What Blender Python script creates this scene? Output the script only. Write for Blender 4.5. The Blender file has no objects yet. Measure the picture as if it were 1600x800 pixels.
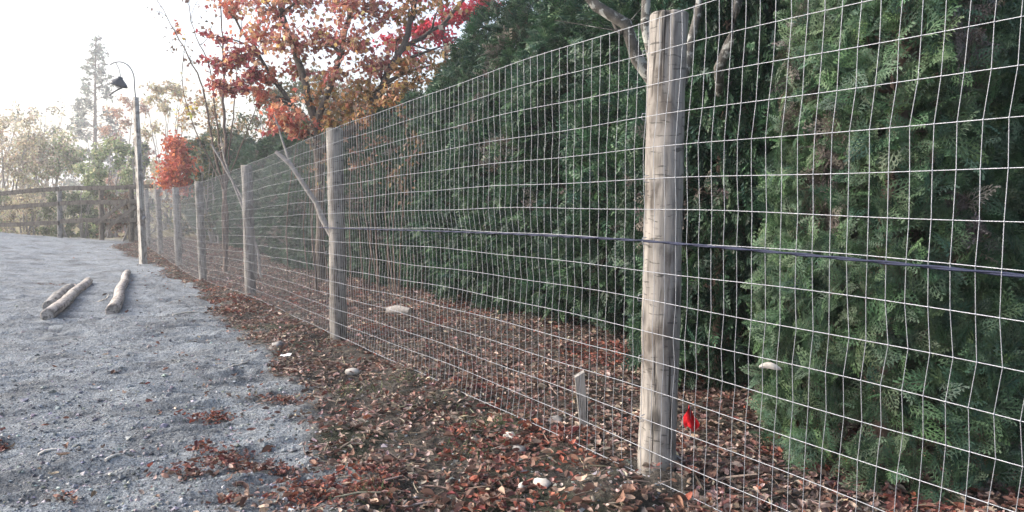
import bpy, math, random
import numpy as np
from mathutils import Vector, Matrix

rng = np.random.default_rng(7)
random.seed(7)
R = math.radians
scene = bpy.context.scene
col = scene.collection

# ------------------------------------------------------------------ camera
F = 1155.0
PITCH = R(5.7)
CAMZ = 1.02
cam_d = bpy.data.cameras.new("camera")
cam = bpy.data.objects.new("camera", cam_d)
col.objects.link(cam)
cam_d.sensor_width = 36.0
cam_d.lens = F / 1600.0 * 36.0
cam_d.clip_start = 0.05
cam_d.clip_end = 2000
cam.location = (0, 0, CAMZ)
cam.rotation_euler = (math.pi / 2 - PITCH, 0, 0)
scene.camera = cam

# ------------------------------------------------------------------ sky, sun, exposure
SUN_EL = R(30)
SUN_AZ = R(-86)          # from +Y towards -X (from the left)
world = bpy.data.worlds.new("World")
scene.world = world
world.use_nodes = True
wn = world.node_tree
sky = wn.nodes.new("ShaderNodeTexSky")
sky.sky_type = 'NISHITA'
sky.sun_disc = False
sky.sun_elevation = SUN_EL
sky.sun_rotation = SUN_AZ
sky.dust_density = 6.0
sky.air_density = 1.0
sky.ozone_density = 1.6
hsv = wn.nodes.new("ShaderNodeHueSaturation")      # thin bright overcast: paler than clear sky
hsv.inputs["Saturation"].default_value = 0.85
hsv.inputs["Value"].default_value = 1.55
wn.links.new(sky.outputs[0], hsv.inputs["Color"])
wn.links.new(hsv.outputs[0], wn.nodes["Background"].inputs[0])
wn.nodes["Background"].inputs[1].default_value = 0.15
sun_d = bpy.data.lights.new("sun", 'SUN')
sun_d.energy = 1.15
sun_d.angle = R(20)
sun_d.color = (1.0, 0.975, 0.94)
sun = bpy.data.objects.new("sun", sun_d)
col.objects.link(sun)
sdir = Vector((math.sin(SUN_AZ) * math.cos(SUN_EL), math.cos(SUN_AZ) * math.cos(SUN_EL), math.sin(SUN_EL)))
sun.rotation_euler = sdir.to_track_quat('Z', 'Y').to_euler()
sun.location = sdir * 40
vs = scene.view_settings
vs.view_transform = 'Standard'
vs.look = 'None'
vs.gamma = 1.0
vs.use_curve_mapping = False
vs.exposure = 1.05
scene.cycles.use_denoising = True
scene.cycles.max_bounces = 6
scene.cycles.volume_bounces = 0
scene.cycles.transparent_max_bounces = 6

# ------------------------------------------------------------------ helpers
def W(px, py, d):
    """a point d metres ahead of the camera, seen at that place of the photograph"""
    u = (px - 800) / F
    v = (400 - py) / F
    return np.array([d * u, d * (math.cos(PITCH) + v * math.sin(PITCH)),
                     CAMZ + d * (-math.sin(PITCH) + v * math.cos(PITCH))])


class MB:
    def __init__(s):
        s.v = []; s.q = []; s.t = []; s.c = []; s.n = 0

    def add(s, v, f, c=None):
        v = np.asarray(v, float).reshape(-1, 3)
        f = np.asarray(f, int)
        (s.q if f.shape[1] == 4 else s.t).append(f + s.n)
        s.v.append(v)
        if c is None:
            c = np.ones((len(v), 3))
        c = np.asarray(c, float)
        if c.ndim == 1:
            c = np.tile(c, (len(v), 1))
        s.c.append(c)
        s.n += len(v)

    def mesh(s, name, smooth=True, colour=True):
        v = np.concatenate(s.v)
        q = np.concatenate(s.q) if s.q else np.zeros((0, 4), int)
        t = np.concatenate(s.t) if s.t else np.zeros((0, 3), int)
        me = bpy.data.meshes.new(name)
        me.vertices.add(len(v))
        me.vertices.foreach_set("co", v.astype(np.float32).ravel())
        idx = np.concatenate([q.ravel(), t.ravel()])
        me.loops.add(len(idx))
        me.loops.foreach_set("vertex_index", idx.astype(np.int32))
        st = np.concatenate([np.arange(len(q)) * 4, len(q) * 4 + np.arange(len(t)) * 3])
        me.polygons.add(len(st))
        me.polygons.foreach_set("loop_start", st.astype(np.int32))
        me.update(calc_edges=True)
        me.validate()
        me.polygons.foreach_set("use_smooth", np.full(len(me.polygons), smooth))
        if colour:
            a = me.color_attributes.new("Col", 'FLOAT_COLOR', 'POINT')
            c = np.concatenate(s.c)
            a.data.foreach_set("color", np.column_stack([c, np.ones(len(c))]).astype(np.float32).ravel())
        return me

    def build(s, name, mat, parent=None, smooth=True, colour=True, loc=None):
        return mobj(name, s.mesh(name, smooth, colour), mat, parent, loc)


def mobj(name, me, mat, parent=None, loc=None, rotz=0):
    if mat and not me.materials:
        me.materials.append(mat)
    o = bpy.data.objects.new(name, me)
    col.objects.link(o)
    if parent:
        o.parent = parent
    if loc is not None:
        o.location = Vector(loc)
    o.rotation_euler[2] = rotz
    return o


def tag(o, label=None, cat=None, group=None, kind=None):
    for k, v in (("label", label), ("category", cat), ("group", group), ("kind", kind)):
        if v:
            o[k] = v
    return o


def thing(name, label, cat, loc=(0, 0, 0), group=None, rotz=0):
    o = bpy.data.objects.new(name, None)
    col.objects.link(o)
    o.location = Vector(loc)
    o.rotation_euler[2] = rotz
    o.empty_display_size = 0.2
    return tag(o, label, cat, group)


def copy_tree(o, parent=None):
    c = o.copy()
    col.objects.link(c)
    c.parent = parent
    for ch in list(o.children):
        copy_tree(ch, c)
    return c


def vnoise(x, y, seed=0):
    xi = np.floor(x).astype(np.int64); yi = np.floor(y).astype(np.int64)
    fx = x - xi; fy = y - yi
    fx = fx * fx * (3 - 2 * fx); fy = fy * fy * (3 - 2 * fy)

    def h(a, b):
        n = (a * 374761393 + b * 668265263 + seed * 974634777) & 0x7fffffff
        n = ((n ^ (n >> 13)) * 1274126177) & 0x7fffffff
        n = (n ^ (n >> 16)) & 0xffff
        return n / 65535.0 * 2 - 1
    return (h(xi, yi) * (1 - fx) + h(xi + 1, yi) * fx) * (1 - fy) + (h(xi, yi + 1) * (1 - fx) + h(xi + 1, yi + 1) * fx) * fy


def fbm(x, y, o=4, seed=0):
    r = 0; a = 1.0
    for k in range(o):
        r = r + a * vnoise(x * 2 ** k + 17.3 * k, y * 2 ** k - 9.1 * k, seed + k)
        a *= 0.5
    return r


def sstep(a, b, x):
    t = np.clip((x - a) / (b - a), 0, 1)
    return t * t * (3 - 2 * t)


def tube(path, radii, n=6, cap=True, squash=None):
    P = np.asarray(path, float)
    r = np.broadcast_to(np.asarray(radii, float), (len(P),))
    T = np.gradient(P, axis=0)
    T /= np.linalg.norm(T, axis=1)[:, None] + 1e-9
    ref = np.array([0.31, 0.17, 0.93]) if abs(T[0][2]) < 0.85 else np.array([1.0, 0.13, 0.0])
    A = np.cross(T, ref); A /= np.linalg.norm(A, axis=1)[:, None] + 1e-9
    B = np.cross(T, A)
    a = np.arange(n) * 2 * np.pi / n
    v = P[:, None] + r[:, None, None] * (np.cos(a)[None, :, None] * A[:, None] + np.sin(a)[None, :, None] * B[:, None])
    v = v.reshape(-1, 3)
    m = len(P)
    i, j = np.meshgrid(np.arange(m - 1), np.arange(n), indexing='ij')
    i = i.ravel(); j = j.ravel(); k = (j + 1) % n
    q = np.column_stack([i * n + j, i * n + k, (i + 1) * n + k, (i + 1) * n + j])
    return v, q


def add_tube(mb, path, radii, n=6, c=None, cap=False):
    v, q = tube(path, radii, n)
    mb.add(v, q, c)
    if cap:
        for e in (0, len(v) - n):
            ring = v[e:e + n]
            cv = np.vstack([ring, ring.mean(0)])
            f = [[k, (k + 1) % n, n] for k in range(n)]
            mb.add(cv, f, c if (c is None or np.ndim(c) == 1) else None)


def box_vf(c, s):
    c = np.array(c); s = np.array(s) / 2
    v = np.array([[x, y, z] for x in (-1, 1) for y in (-1, 1) for z in (-1, 1)]) * s + c
    f = [[0, 1, 3, 2], [4, 6, 7, 5], [0, 4, 5, 1], [2, 3, 7, 6], [0, 2, 6, 4], [1, 5, 7, 3]]
    return v, np.array(f)


def frames(tip, nrm):
    """rotation matrices with local +Y = tip and local +Z about nrm"""
    t = tip / (np.linalg.norm(tip, axis=1)[:, None] + 1e-9)
    x = np.cross(t, nrm); x /= np.linalg.norm(x, axis=1)[:, None] + 1e-9
    z = np.cross(x, t)
    return np.stack([x, t, z], axis=2)


def scatter(mb, tv, tf, pos, rot, size, colr):
    n = len(pos); k = len(tv)
    v = np.einsum('nij,kj->nki', rot, tv) * np.reshape(size, (n, 1, 1)) + pos[:, None]
    f = (np.asarray(tf)[None] + (np.arange(n) * k)[:, None, None]).reshape(-1, np.asarray(tf).shape[1])
    mb.add(v.reshape(-1, 3), f, np.repeat(colr, k, axis=0))


def runit(n):
    v = rng.normal(size=(n, 3))
    return v / np.linalg.norm(v, axis=1)[:, None]


def pick(cols, n, jit=0.18):
    c = np.array(cols)[rng.integers(0, len(cols), n)]
    return np.clip(c * (1 + jit * rng.normal(size=(n, 1))) * (1 + 0.06 * rng.normal(size=(n, 3))), 0.004, 0.9)


# ------------------------------------------------------------------ materials
def new_mat(name):
    m = bpy.data.materials.new(name)
    m.use_nodes = True
    nt = m.node_tree
    return m, nt, nt.nodes["Principled BSDF"], nt.nodes["Material Output"]


def N(nt, t, **kw):
    n = nt.nodes.new(t)
    for k, v in kw.items():
        setattr(n, k, v)
    return n


def ramp(nt, src, stops):
    r = N(nt, "ShaderNodeValToRGB")
    e = r.color_ramp.elements
    while len(e) < len(stops):
        e.new(0.5)
    for i, (p, c) in enumerate(stops):
        e[i].position = p
        e[i].color = (*c, 1) if len(c) == 3 else c
    nt.links.new(src, r.inputs[0])
    return r.outputs[0]


def mixc(nt, f, a, b, mode='MIX'):
    m = N(nt, "ShaderNodeMix", data_type='RGBA', blend_type=mode)
    for s, val in ((0, f), (6, a), (7, b)):
        if hasattr(val, "links"):
            nt.links.new(val, m.inputs[s])
        else:
            m.inputs[s].default_value = val if s == 0 else ((*val, 1) if len(val) == 3 else val)
    return m.outputs[2]


def noise(nt, scale, detail=4, rough=0.6, vec=None, dist=0):
    n = N(nt, "ShaderNodeTexNoise")
    n.inputs["Scale"].default_value = scale
    n.inputs["Detail"].default_value = detail
    n.inputs["Roughness"].default_value = rough
    n.inputs["Distortion"].default_value = dist
    if vec is not None:
        nt.links.new(vec, n.inputs["Vector"])
    return n.outputs[0]


def bump(nt, bs, h, strength, dist, prev=None):
    b = N(nt, "ShaderNodeBump")
    b.inputs["Strength"].default_value = strength
    b.inputs["Distance"].default_value = dist
    nt.links.new(h, b.inputs["Height"])
    if prev is not None:
        nt.links.new(prev, b.inputs["Normal"])
    nt.links.new(b.outputs[0], bs.inputs["Normal"])
    return b.outputs[0]


def leaf_mat(name, trans=0.3, rough=0.6, spec=0.3):
    m, nt, bs, out = new_mat(name)
    a = N(nt, "ShaderNodeVertexColor", layer_name="Col")
    co = N(nt, "ShaderNodeTexCoord")
    nz = noise(nt, 60, 2, 0.5, co.outputs["Object"])
    r = ramp(nt, nz, [(0.3, (0.72, 0.72, 0.72)), (0.7, (1.2, 1.2, 1.2))])
    c = mixc(nt, 1.0, a.outputs[0], r, 'MULTIPLY')
    nt.links.new(c, bs.inputs["Base Color"])
    bs.inputs["Roughness"].default_value = rough
    bs.inputs["Specular IOR Level"].default_value = spec
    tr = N(nt, "ShaderNodeBsdfTranslucent")
    nt.links.new(c, tr.inputs[0])
    ms = N(nt, "ShaderNodeMixShader")
    ms.inputs[0].default_value = trans
    nt.links.new(bs.outputs[0], ms.inputs[1])
    nt.links.new(tr.outputs[0], ms.inputs[2])
    nt.links.new(ms.outputs[0], out.inputs[0])
    return m


def wood_mat(name, c1, c2, dark, zscale=4.5, xy=70, bumpd=0.005, cracks=True):
    m, nt, bs, out = new_mat(name)
    co = N(nt, "ShaderNodeTexCoord")
    oi = N(nt, "ShaderNodeObjectInfo")
    mp = N(nt, "ShaderNodeMapping")
    mp.inputs["Scale"].default_value = (xy, xy, zscale)
    nt.links.new(co.outputs["Object"], mp.inputs[0])
    add = N(nt, "ShaderNodeVectorMath", operation='ADD')
    nt.links.new(mp.outputs[0], add.inputs[0])
    sc = N(nt, "ShaderNodeVectorMath", operation='SCALE')
    sc.inputs[0].default_value = (31, 17, 11)
    nt.links.new(oi.outputs["Random"], sc.inputs["Scale"])
    nt.links.new(sc.outputs[0], add.inputs[1])
    g = noise(nt, 1.0, 6, 0.65, add.outputs[0], 0.4)
    base = ramp(nt, g, [(0.32, tuple(x * .75 for x in c2)), (0.5, c1), (0.7, tuple(min(1, x * 1.18) for x in c1))])
    # blotchy stains and ring marks
    mp2 = N(nt, "ShaderNodeMapping")
    mp2.inputs["Scale"].default_value = (9, 9, 5)
    nt.links.new(co.outputs["Object"], mp2.inputs[0])
    add2 = N(nt, "ShaderNodeVectorMath", operation='ADD')
    nt.links.new(mp2.outputs[0], add2.inputs[0]); nt.links.new(sc.outputs[0], add2.inputs[1])
    g2 = noise(nt, 1.0, 5, 0.6, add2.outputs[0], 0.6)
    st = ramp(nt, g2, [(0.38, (0.45, 0.42, 0.40)), (0.5, (0.95, 0.95, 0.95)), (0.75, (1.1, 1.08, 1.04))])
    c = mixc(nt, 0.9, base, st, 'MULTIPLY')
    # thin dark drying checks along the grain
    mp3 = N(nt, "ShaderNodeMapping")
    mp3.inputs["Scale"].default_value = (38, 38, 1.8)
    nt.links.new(co.outputs["Object"], mp3.inputs[0])
    add3 = N(nt, "ShaderNodeVectorMath", operation='ADD')
    nt.links.new(mp3.outputs[0], add3.inputs[0]); nt.links.new(sc.outputs[0], add3.inputs[1])
    g3 = noise(nt, 1.0, 3, 0.55, add3.outputs[0], 0.2)
    ck = ramp(nt, g3, [(0.33, (1, 1, 1)), (0.375, (0, 0, 0))])
    if cracks:
        c = mixc(nt, ck, c, dark)
        # knots and short cross scars
        mp4 = N(nt, "ShaderNodeMapping")
        mp4.inputs["Scale"].default_value = (9, 9, 4.5)
        nt.links.new(co.outputs["Object"], mp4.inputs[0])
        add4 = N(nt, "ShaderNodeVectorMath", operation='ADD')
        nt.links.new(mp4.outputs[0], add4.inputs[0]); nt.links.new(sc.outputs[0], add4.inputs[1])
        vo = N(nt, "ShaderNodeTexVoronoi")
        vo.inputs["Scale"].default_value = 1.0
        nt.links.new(add4.outputs[0], vo.inputs["Vector"])
        c = mixc(nt, ramp(nt, vo.outputs["Distance"], [(0.14, (0.9, 0.9, 0.9)), (0.26, (0, 0, 0))]), c, tuple(x * .45 for x in c2))
        mp5 = N(nt, "ShaderNodeMapping")
        mp5.inputs["Scale"].default_value = (16, 16, 75)
        nt.links.new(co.outputs["Object"], mp5.inputs[0])
        g5 = noise(nt, 1.0, 3, 0.6, mp5.outputs[0], 0.3)
        c = mixc(nt, ramp(nt, g5, [(0.34, (0.8, 0.8, 0.8)), (0.40, (0, 0, 0))]), c, tuple(x * .4 for x in c2))
    nt.links.new(c, bs.inputs["Base Color"])
    bs.inputs["Roughness"].default_value = 0.85
    bs.inputs["Specular IOR Level"].default_value = 0.2
    p = bump(nt, bs, g, 0.6, bumpd)
    inv = ramp(nt, g3, [(0.28, (0, 0, 0)), (0.38, (1, 1, 1))])
    bump(nt, bs, inv, 0.8 if cracks else 0.2, bumpd * 1.5, p)
    return m


def simple_mat(name, c, rough=0.6, metal=0.0, nscale=30, var=0.25, bumpd=0.0, spec=0.4):
    m, nt, bs, out = new_mat(name)
    co = N(nt, "ShaderNodeTexCoord")
    nz = noise(nt, nscale, 5, 0.6, co.outputs["Object"])
    r = ramp(nt, nz, [(0.25, tuple(x * (1 - var) for x in c)), (0.75, tuple(min(1, x * (1 + var)) for x in c))])
    nt.links.new(r, bs.inputs["Base Color"])
    bs.inputs["Roughness"].default_value = rough
    bs.inputs["Metallic"].default_value = metal
    bs.inputs["Specular IOR Level"].default_value = spec
    if bumpd:
        bump(nt, bs, nz, 0.7, bumpd)
    return m


def ground_mat():
    m, nt, bs, out = new_mat("ground")
    a = N(nt, "ShaderNodeVertexColor", layer_name="Col")
    sep = N(nt, "ShaderNodeSeparateColor")
    nt.links.new(a.outputs[0], sep.inputs[0])
    co = N(nt, "ShaderNodeTexCoord")
    P = co.outputs["Object"]
    grain = noise(nt, 130, 4, 0.75, P)
    grain2 = noise(nt, 420, 2, 0.6, P)
    patch = noise(nt, 2.2, 6, 0.65, P, 0.4)
    g = ramp(nt, grain, [(0.28, (0.06, 0.064, 0.073)), (0.45, (0.196, 0.216, 0.236)), (0.58, (0.295, 0.324, 0.350)), (0.74, (0.54, 0.58, 0.61))])
    g = mixc(nt, 0.6, g, ramp(nt, grain2, [(0.3, (0.55, 0.55, 0.55)), (0.7, (1.4, 1.4, 1.4))]), 'MULTIPLY')
    g = mixc(nt, 0.8, g, ramp(nt, patch, [(0.34, (0.52, 0.50, 0.49)), (0.5, (0.95, 0.95, 0.95)), (0.66, (1.2, 1.21, 1.22))]), 'MULTIPLY')
    mps = N(nt, "ShaderNodeMapping")
    mps.inputs["Rotation"].default_value = (0, 0, 0.45)
    mps.inputs["Scale"].default_value = (5, 22, 5)
    nt.links.new(P, mps.inputs[0])
    scf = noise(nt, 1.0, 5, 0.7, mps.outputs[0], 0.6)
    g = mixc(nt, 0.7, g, ramp(nt, scf, [(0.33, (0.45, 0.44, 0.44)), (0.45, (1, 1, 1)), (0.68, (1.05, 1.05, 1.05)), (0.76, (1.4, 1.38, 1.34))]), 'MULTIPLY')
    vor = N(nt, "ShaderNodeTexVoronoi")
    vor.inputs["Scale"].default_value = 75
    nt.links.new(P, vor.inputs["Vector"])
    soil_n = noise(nt, 26, 6, 0.7, P, 0.5)
    s = ramp(nt, soil_n, [(0.3, (0.026, 0.024, 0.022)), (0.5, (0.070, 0.063, 0.056)), (0.7, (0.145, 0.128, 0.112))])
    c = mixc(nt, sep.outputs[0], g, s)
    c = mixc(nt, sep.outputs[2], c, ramp(nt, noise(nt, 60, 4, .7, P), [(0.35, (0.028, 0.031, 0.022)), (0.65, (0.078, 0.082, 0.058))]))
    gr = noise(nt, 9, 6, 0.7, P)
    grass = ramp(nt, gr, [(0.3, (0.10, 0.085, 0.05)), (0.6, (0.20, 0.17, 0.09)), (0.8, (0.16, 0.19, 0.08))])
    c = mixc(nt, sep.outputs[1], c, grass)
    nt.links.new(c, bs.inputs["Base Color"])
    bs.inputs["Roughness"].default_value = 0.95
    bs.inputs["Specular IOR Level"].default_value = 0.15
    p = bump(nt, bs, grain, 0.9, 0.012)
    p = bump(nt, bs, vor.outputs["Distance"], 0.55, 0.008, p)
    bump(nt, bs, noise(nt, 22, 5, 0.65, P), 0.9, 0.04, p)
    return m


M = {}
M['ground'] = ground_mat()
M['post'] = wood_mat("weathered_post_wood", (0.262, 0.246, 0.228), (0.165, 0.153, 0.14), (0.045, 0.04, 0.035))
M['pole'] = wood_mat("pale_pole_wood", (0.42, 0.40, 0.37), (0.29, 0.27, 0.25), (0.12, 0.11, 0.10))  # glare that whitens the pole is put into its wood colour
M['log'] = wood_mat("peeled_log_wood", (0.37, 0.34, 0.315), (0.22, 0.20, 0.185), (0.06, 0.05, 0.045))
M['rail'] = wood_mat("old_rail_wood", (0.17, 0.145, 0.12), (0.09, 0.078, 0.066), (0.03, 0.026, 0.02))
M['stake'] = wood_mat("grey_stake_wood", (0.25, 0.24, 0.23), (0.15, 0.145, 0.14), (0.05, 0.045, 0.04))
M['wire'] = simple_mat("galvanised_wire", (0.29, 0.305, 0.335), 0.5, 0.35, 40, 0.2)
M['cable'] = simple_mat("dark_blue_cable", (0.005, 0.010, 0.036), 0.7, 0, 60, 0.2)
M['cedar'] = leaf_mat("cedar_foliage", 0.18, 0.55, 0.35)
M['leaf'] = leaf_mat("autumn_leaf", 0.42, 0.55, 0.3)
M['litter'] = leaf_mat("dry_leaf", 0.12, 0.7, 0.3)
M['pale'] = leaf_mat("pale_leaf", 0.35, 0.7, 0.2)
M['bark'] = simple_mat("dark_bark", (0.085, 0.07, 0.06), 0.9, 0, 25, 0.5, 0.006, 0.15)
M['bark_red'] = simple_mat("brown_bark", (0.14, 0.105, 0.088), 0.9, 0, 25, 0.45, 0.006, 0.15)
M['dry_stick'] = simple_mat("dry_stick", (0.58, 0.54, 0.48), 0.8, 0, 25, 0.3, 0.002, 0.2)
M['bark_pale'] = simple_mat("pale_bark", (0.27, 0.25, 0.235), 0.85, 0, 25, 0.4, 0.004, 0.15)
M['stone'] = simple_mat("pale_stone", (0.42, 0.395, 0.36), 0.8, 0, 30, 0.25, 0.003, 0.3)
M['rock'] = simple_mat("grey_rock", (0.20, 0.19, 0.185), 0.85, 0, 25, 0.3, 0.004, 0.3)
M['white'] = simple_mat("white_plastic", (0.8, 0.8, 0.8), 0.5, 0, 30, 0.05)
M['red'] = simple_mat("red_plastic", (0.62, 0.02, 0.03), 0.45, 0, 40, 0.2)
M['lamp_dark'] = simple_mat("dark_lamp_metal", (0.045, 0.05, 0.06), 0.4, 0.5, 30, 0.2)
M['lamp_arm'] = simple_mat("grey_lamp_arm", (0.22, 0.22, 0.23), 0.45, 0.4, 30, 0.2)
M['lamp_glass'] = simple_mat("milk_glass", (0.78, 0.78, 0.76), 0.25, 0, 30, 0.04)
M['grain'] = leaf_mat("loose_gravel", 0.0, 0.9, 0.2)


def lichen_mat():
    m, nt, bs, out = new_mat("lichen_bark")
    co = N(nt, "ShaderNodeTexCoord")
    P = co.outputs["Object"]
    b = ramp(nt, noise(nt, 30, 5, 0.7, P), [(0.3, (0.035, 0.033, 0.03)), (0.7, (0.12, 0.112, 0.10))])
    l = ramp(nt, noise(nt, 22, 4, 0.6, P, 0.5), [(0.52, (0, 0, 0)), (0.58, (1, 1, 1))])
    c = mixc(nt, l, b, (0.30, 0.305, 0.285))
    nt.links.new(c, bs.inputs["Base Color"])
    bs.inputs["Roughness"].default_value = 0.9
    bump(nt, bs, noise(nt, 40, 5, 0.7, P), 0.8, 0.008)
    return m


M['lichen'] = lichen_mat()

# ------------------------------------------------------------------ fence line and terrain
POST_PX = [(1000, 754, 2.57), (515, 526, 5.72), (383, 463, 9.05), (310, 438, 12.05), (274, 416, 15.0), (246, 397, 17.9), (228, 386, 20.5)]
POSTS = [W(*p) for p in POST_PX]
p0 = POSTS[0] + (POSTS[0] - POSTS[1]); p0[2] = POSTS[0][2] + 0.01
POSTS = [p0] + POSTS
POSTS = np.array(POSTS)
FD = (POSTS[-1] - POSTS[0])[:2]; FD = FD / np.linalg.norm(FD)      # along the fence, away from the camera
FN = np.array([FD[1], -FD[0]])                                      # behind the fence
seg = np.linalg.norm(np.diff(POSTS[:, :2], axis=0), axis=1)
ARC = np.concatenate([[0], np.cumsum(seg)])


def catmull(t, xs, ys):
    m = np.gradient(ys, xs)
    i = np.clip(np.searchsorted(xs, t) - 1, 0, len(xs) - 2)
    h = xs[i + 1] - xs[i]
    u = (t - xs[i]) / h
    return (2 * u**3 - 3 * u**2 + 1) * ys[i] + (u**3 - 2 * u**2 + u) * h * m[i] + (-2 * u**3 + 3 * u**2) * ys[i + 1] + (u**3 - u**2) * h * m[i + 1]


def fence_at(t):
    t = np.asarray(t, float)
    return np.stack([np.interp(t, ARC, POSTS[:, 0]), np.interp(t, ARC, POSTS[:, 1]), catmull(t, ARC, POSTS[:, 2])], -1)


PY = POSTS[:, 1]


def fence_x(y):
    y = np.asarray(y, float)
    x = np.interp(y, PY, POSTS[:, 0])
    k = (POSTS[-1, 0] - POSTS[-2, 0]) / (PY[-1] - PY[-2])
    x = np.where(y > PY[-1], POSTS[-1, 0] + (y - PY[-1]) * k * 0.4, x)
    k0 = (POSTS[1, 0] - POSTS[0, 0]) / (PY[1] - PY[0])
    return np.where(y < PY[0], POSTS[0, 0] + (y - PY[0]) * k0, x)


def sdist(x, y):
    return (x - fence_x(y)) * FN[0]


def strip_w(y):
    return np.interp(y, [0, 2.2, 3.4, 5.1, 8, 12, 16, 21], [1.15, 1.08, 0.78, 0.60, 0.42, 0.32, 0.4, 0.8])


# leaf drifts lying out on the gravel: photo place and half sizes in metres
DRIFTS = [(335, 655, .12, .05), (355, 715, .12, .07), (375, 735, .12, .06), (275, 748, .07, .025), (104, 787, .05, .02), (6, 693, .03, .03), (440, 625, .13, .07),
          (300, 752, .05, .03), (355, 790, .06, .03), (430, 735, .08, .06), (310, 700, .04, .03), (95, 445, .25, .12), (520, 770, .25, .16)]


def gz_base(x, y):
    x = np.asarray(x, float); y = np.asarray(y, float)
    z = catmull(np.clip(y, PY[0], PY[-1]), PY, POSTS[:, 2])
    z = np.where(y < PY[0], POSTS[0, 2], z)
    s = sdist(x, y)
    # open ground climbs a little away from the fence towards the back
    z = z + 0.36 * sstep(1.2, 5.5, -s) * sstep(7, 19, y) * (1 - sstep(21.5, 27, y))
    z = z - 0.9 * sstep(22, 30, y) * sstep(0.5, 4, -s)
    z = z + 0.10 * sstep(0.6, 2.2, s)
    z = z - 0.05 * sstep(0.0, 1.0, strip_w(y) + 0.3 - np.abs(s + strip_w(y))) * 0.4
    return z


def gz(x, y):
    return gz_base(x, y)


def Wg(px, py):
    """the ground point seen at that place of the photograph"""
    d = 1.2
    while d < 80:
        p = W(px, py, d)
        if p[2] < gz(p[0], p[1]):
            break
        d += 0.02
    p[2] = gz(p[0], p[1])
    return p


DR = [(Wg(a, b), c, d) for a, b, c, d in DRIFTS]


def soil_mask(x, y):
    s = sdist(x, y)
    w = strip_w(y) + 0.16 * fbm(x * 1.6, y * 1.6, 4, 5)
    m = sstep(-0.10, 0.12, s + w)
    return m


def drift_mask(x, y):
    m = np.zeros_like(np.asarray(x, float))
    for (p, a, b) in DR:
        e = ((x - p[0]) / a) ** 2 + ((y - p[1]) / b) ** 2
        m = np.maximum(m, np.exp(-e * 0.8))
    return m


def spaced(*parts):
    out = []
    for a, b, n in parts:
        out.append(np.linspace(a, b, n, endpoint=False))
    out.append([parts[-1][1]])
    return np.concatenate(out)


gx = spaced((-400, -60, 10), (-60, -16, 40), (-16, -7, 90), (-7, -3.2, 110), (-3.2, 1.2, 200), (1.2, 4, 60), (4, 14, 30), (14, 60, 16), (60, 400, 8))
gy = spaced((-60, -4, 10), (-4, 1.4, 30), (1.4, 4.5, 160), (4.5, 9, 140), (9, 16, 120), (16, 26, 90), (26, 60, 40), (60, 500, 16))
X, Y = np.meshgrid(gx, gy)
Zb = gz_base(X, Y)
sm = soil_mask(X, Y)
near = (1 - sstep(22, 30, Y)) * (np.abs(X) < 30)
# churned sand: scuffs a few centimetres deep running with the slope, softer towards the back
sc = 1.15 * fbm(X * 2.3 + Y * 0.9, Y * 4.2 - X * 1.1, 4, 11) * 0.020 + fbm(X * 6 - Y * 5, Y * 15 - X * 5, 3, 23) * 0.017
sc += -0.05 * np.clip(fbm(X * 5 - Y * 3, Y * 10 - X * 3, 2, 31) - 0.55, 0, 1) + 0.03 * np.clip(fbm(X * 9, Y * 14, 2, 37) - 0.6, 0, 1)
so = fbm(X * 3.5, Y * 3.5, 5, 41) * 0.03
lift = near * ((1 - sm) * sc + sm * so)
# soil heaped round the front post
pb = POSTS[1]
dd = np.hypot(X - pb[0], Y - pb[1])
lift += 0.05 * np.exp(-(dd / 0.28) ** 2) * (1 + 0.6 * fbm(X * 12, Y * 12, 3, 77))
Z = Zb + lift
far = sstep(22.0, 25, Y)
dm = drift_mask(X, Y)
red = np.clip(np.maximum(sm, dm * 0.55), 0, 1)
moss = sm * sstep(0.35, 0.9, fbm(X * 2.6 + 4, Y * 2.6, 4, 303)) * (sdist(X, Y) < 0.1)
mb = MB()
nx, ny = len(gx), len(gy)
i, j = np.meshgrid(np.arange(ny - 1), np.arange(nx - 1), indexing='ij')
i = i.ravel(); j = j.ravel()
mb.add(np.column_stack([X.ravel(), Y.ravel(), Z.ravel()]),
       np.column_stack([i * nx + j, i * nx + j + 1, (i + 1) * nx + j + 1, (i + 1) * nx + j]),
       np.column_stack([red.ravel(), far.ravel(), moss.ravel()]))
tag(mb.build("ground", M['ground']), kind="structure")
_gxi = gx; _gyi = gy


def gsurf(x, y):
    """height of the built surface (bilinear)"""
    x = np.asarray(x, float); y = np.asarray(y, float)
    a = np.clip(np.searchsorted(gx, x) - 1, 0, nx - 2); b = np.clip(np.searchsorted(gy, y) - 1, 0, ny - 2)
    u = (x - gx[a]) / (gx[a + 1] - gx[a]); v = (y - gy[b]) / (gy[b + 1] - gy[b])
    return (Z[b, a] * (1 - u) + Z[b, a + 1] * u) * (1 - v) + (Z[b + 1, a] * (1 - u) + Z[b + 1, a + 1] * u) * v


def Gs(px, py):
    p = Wg(px, py)
    p[2] = gsurf(p[0], p[1])
    return p


# ------------------------------------------------------------------ the wire fence
ROWS = 16
RH = 0.1016
BOT = 0.035
fence = thing("wire_fence", "tall galvanised wire mesh fence on round wooden posts along the hedge", "fence", POSTS[1])
FO = POSTS[1]


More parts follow.
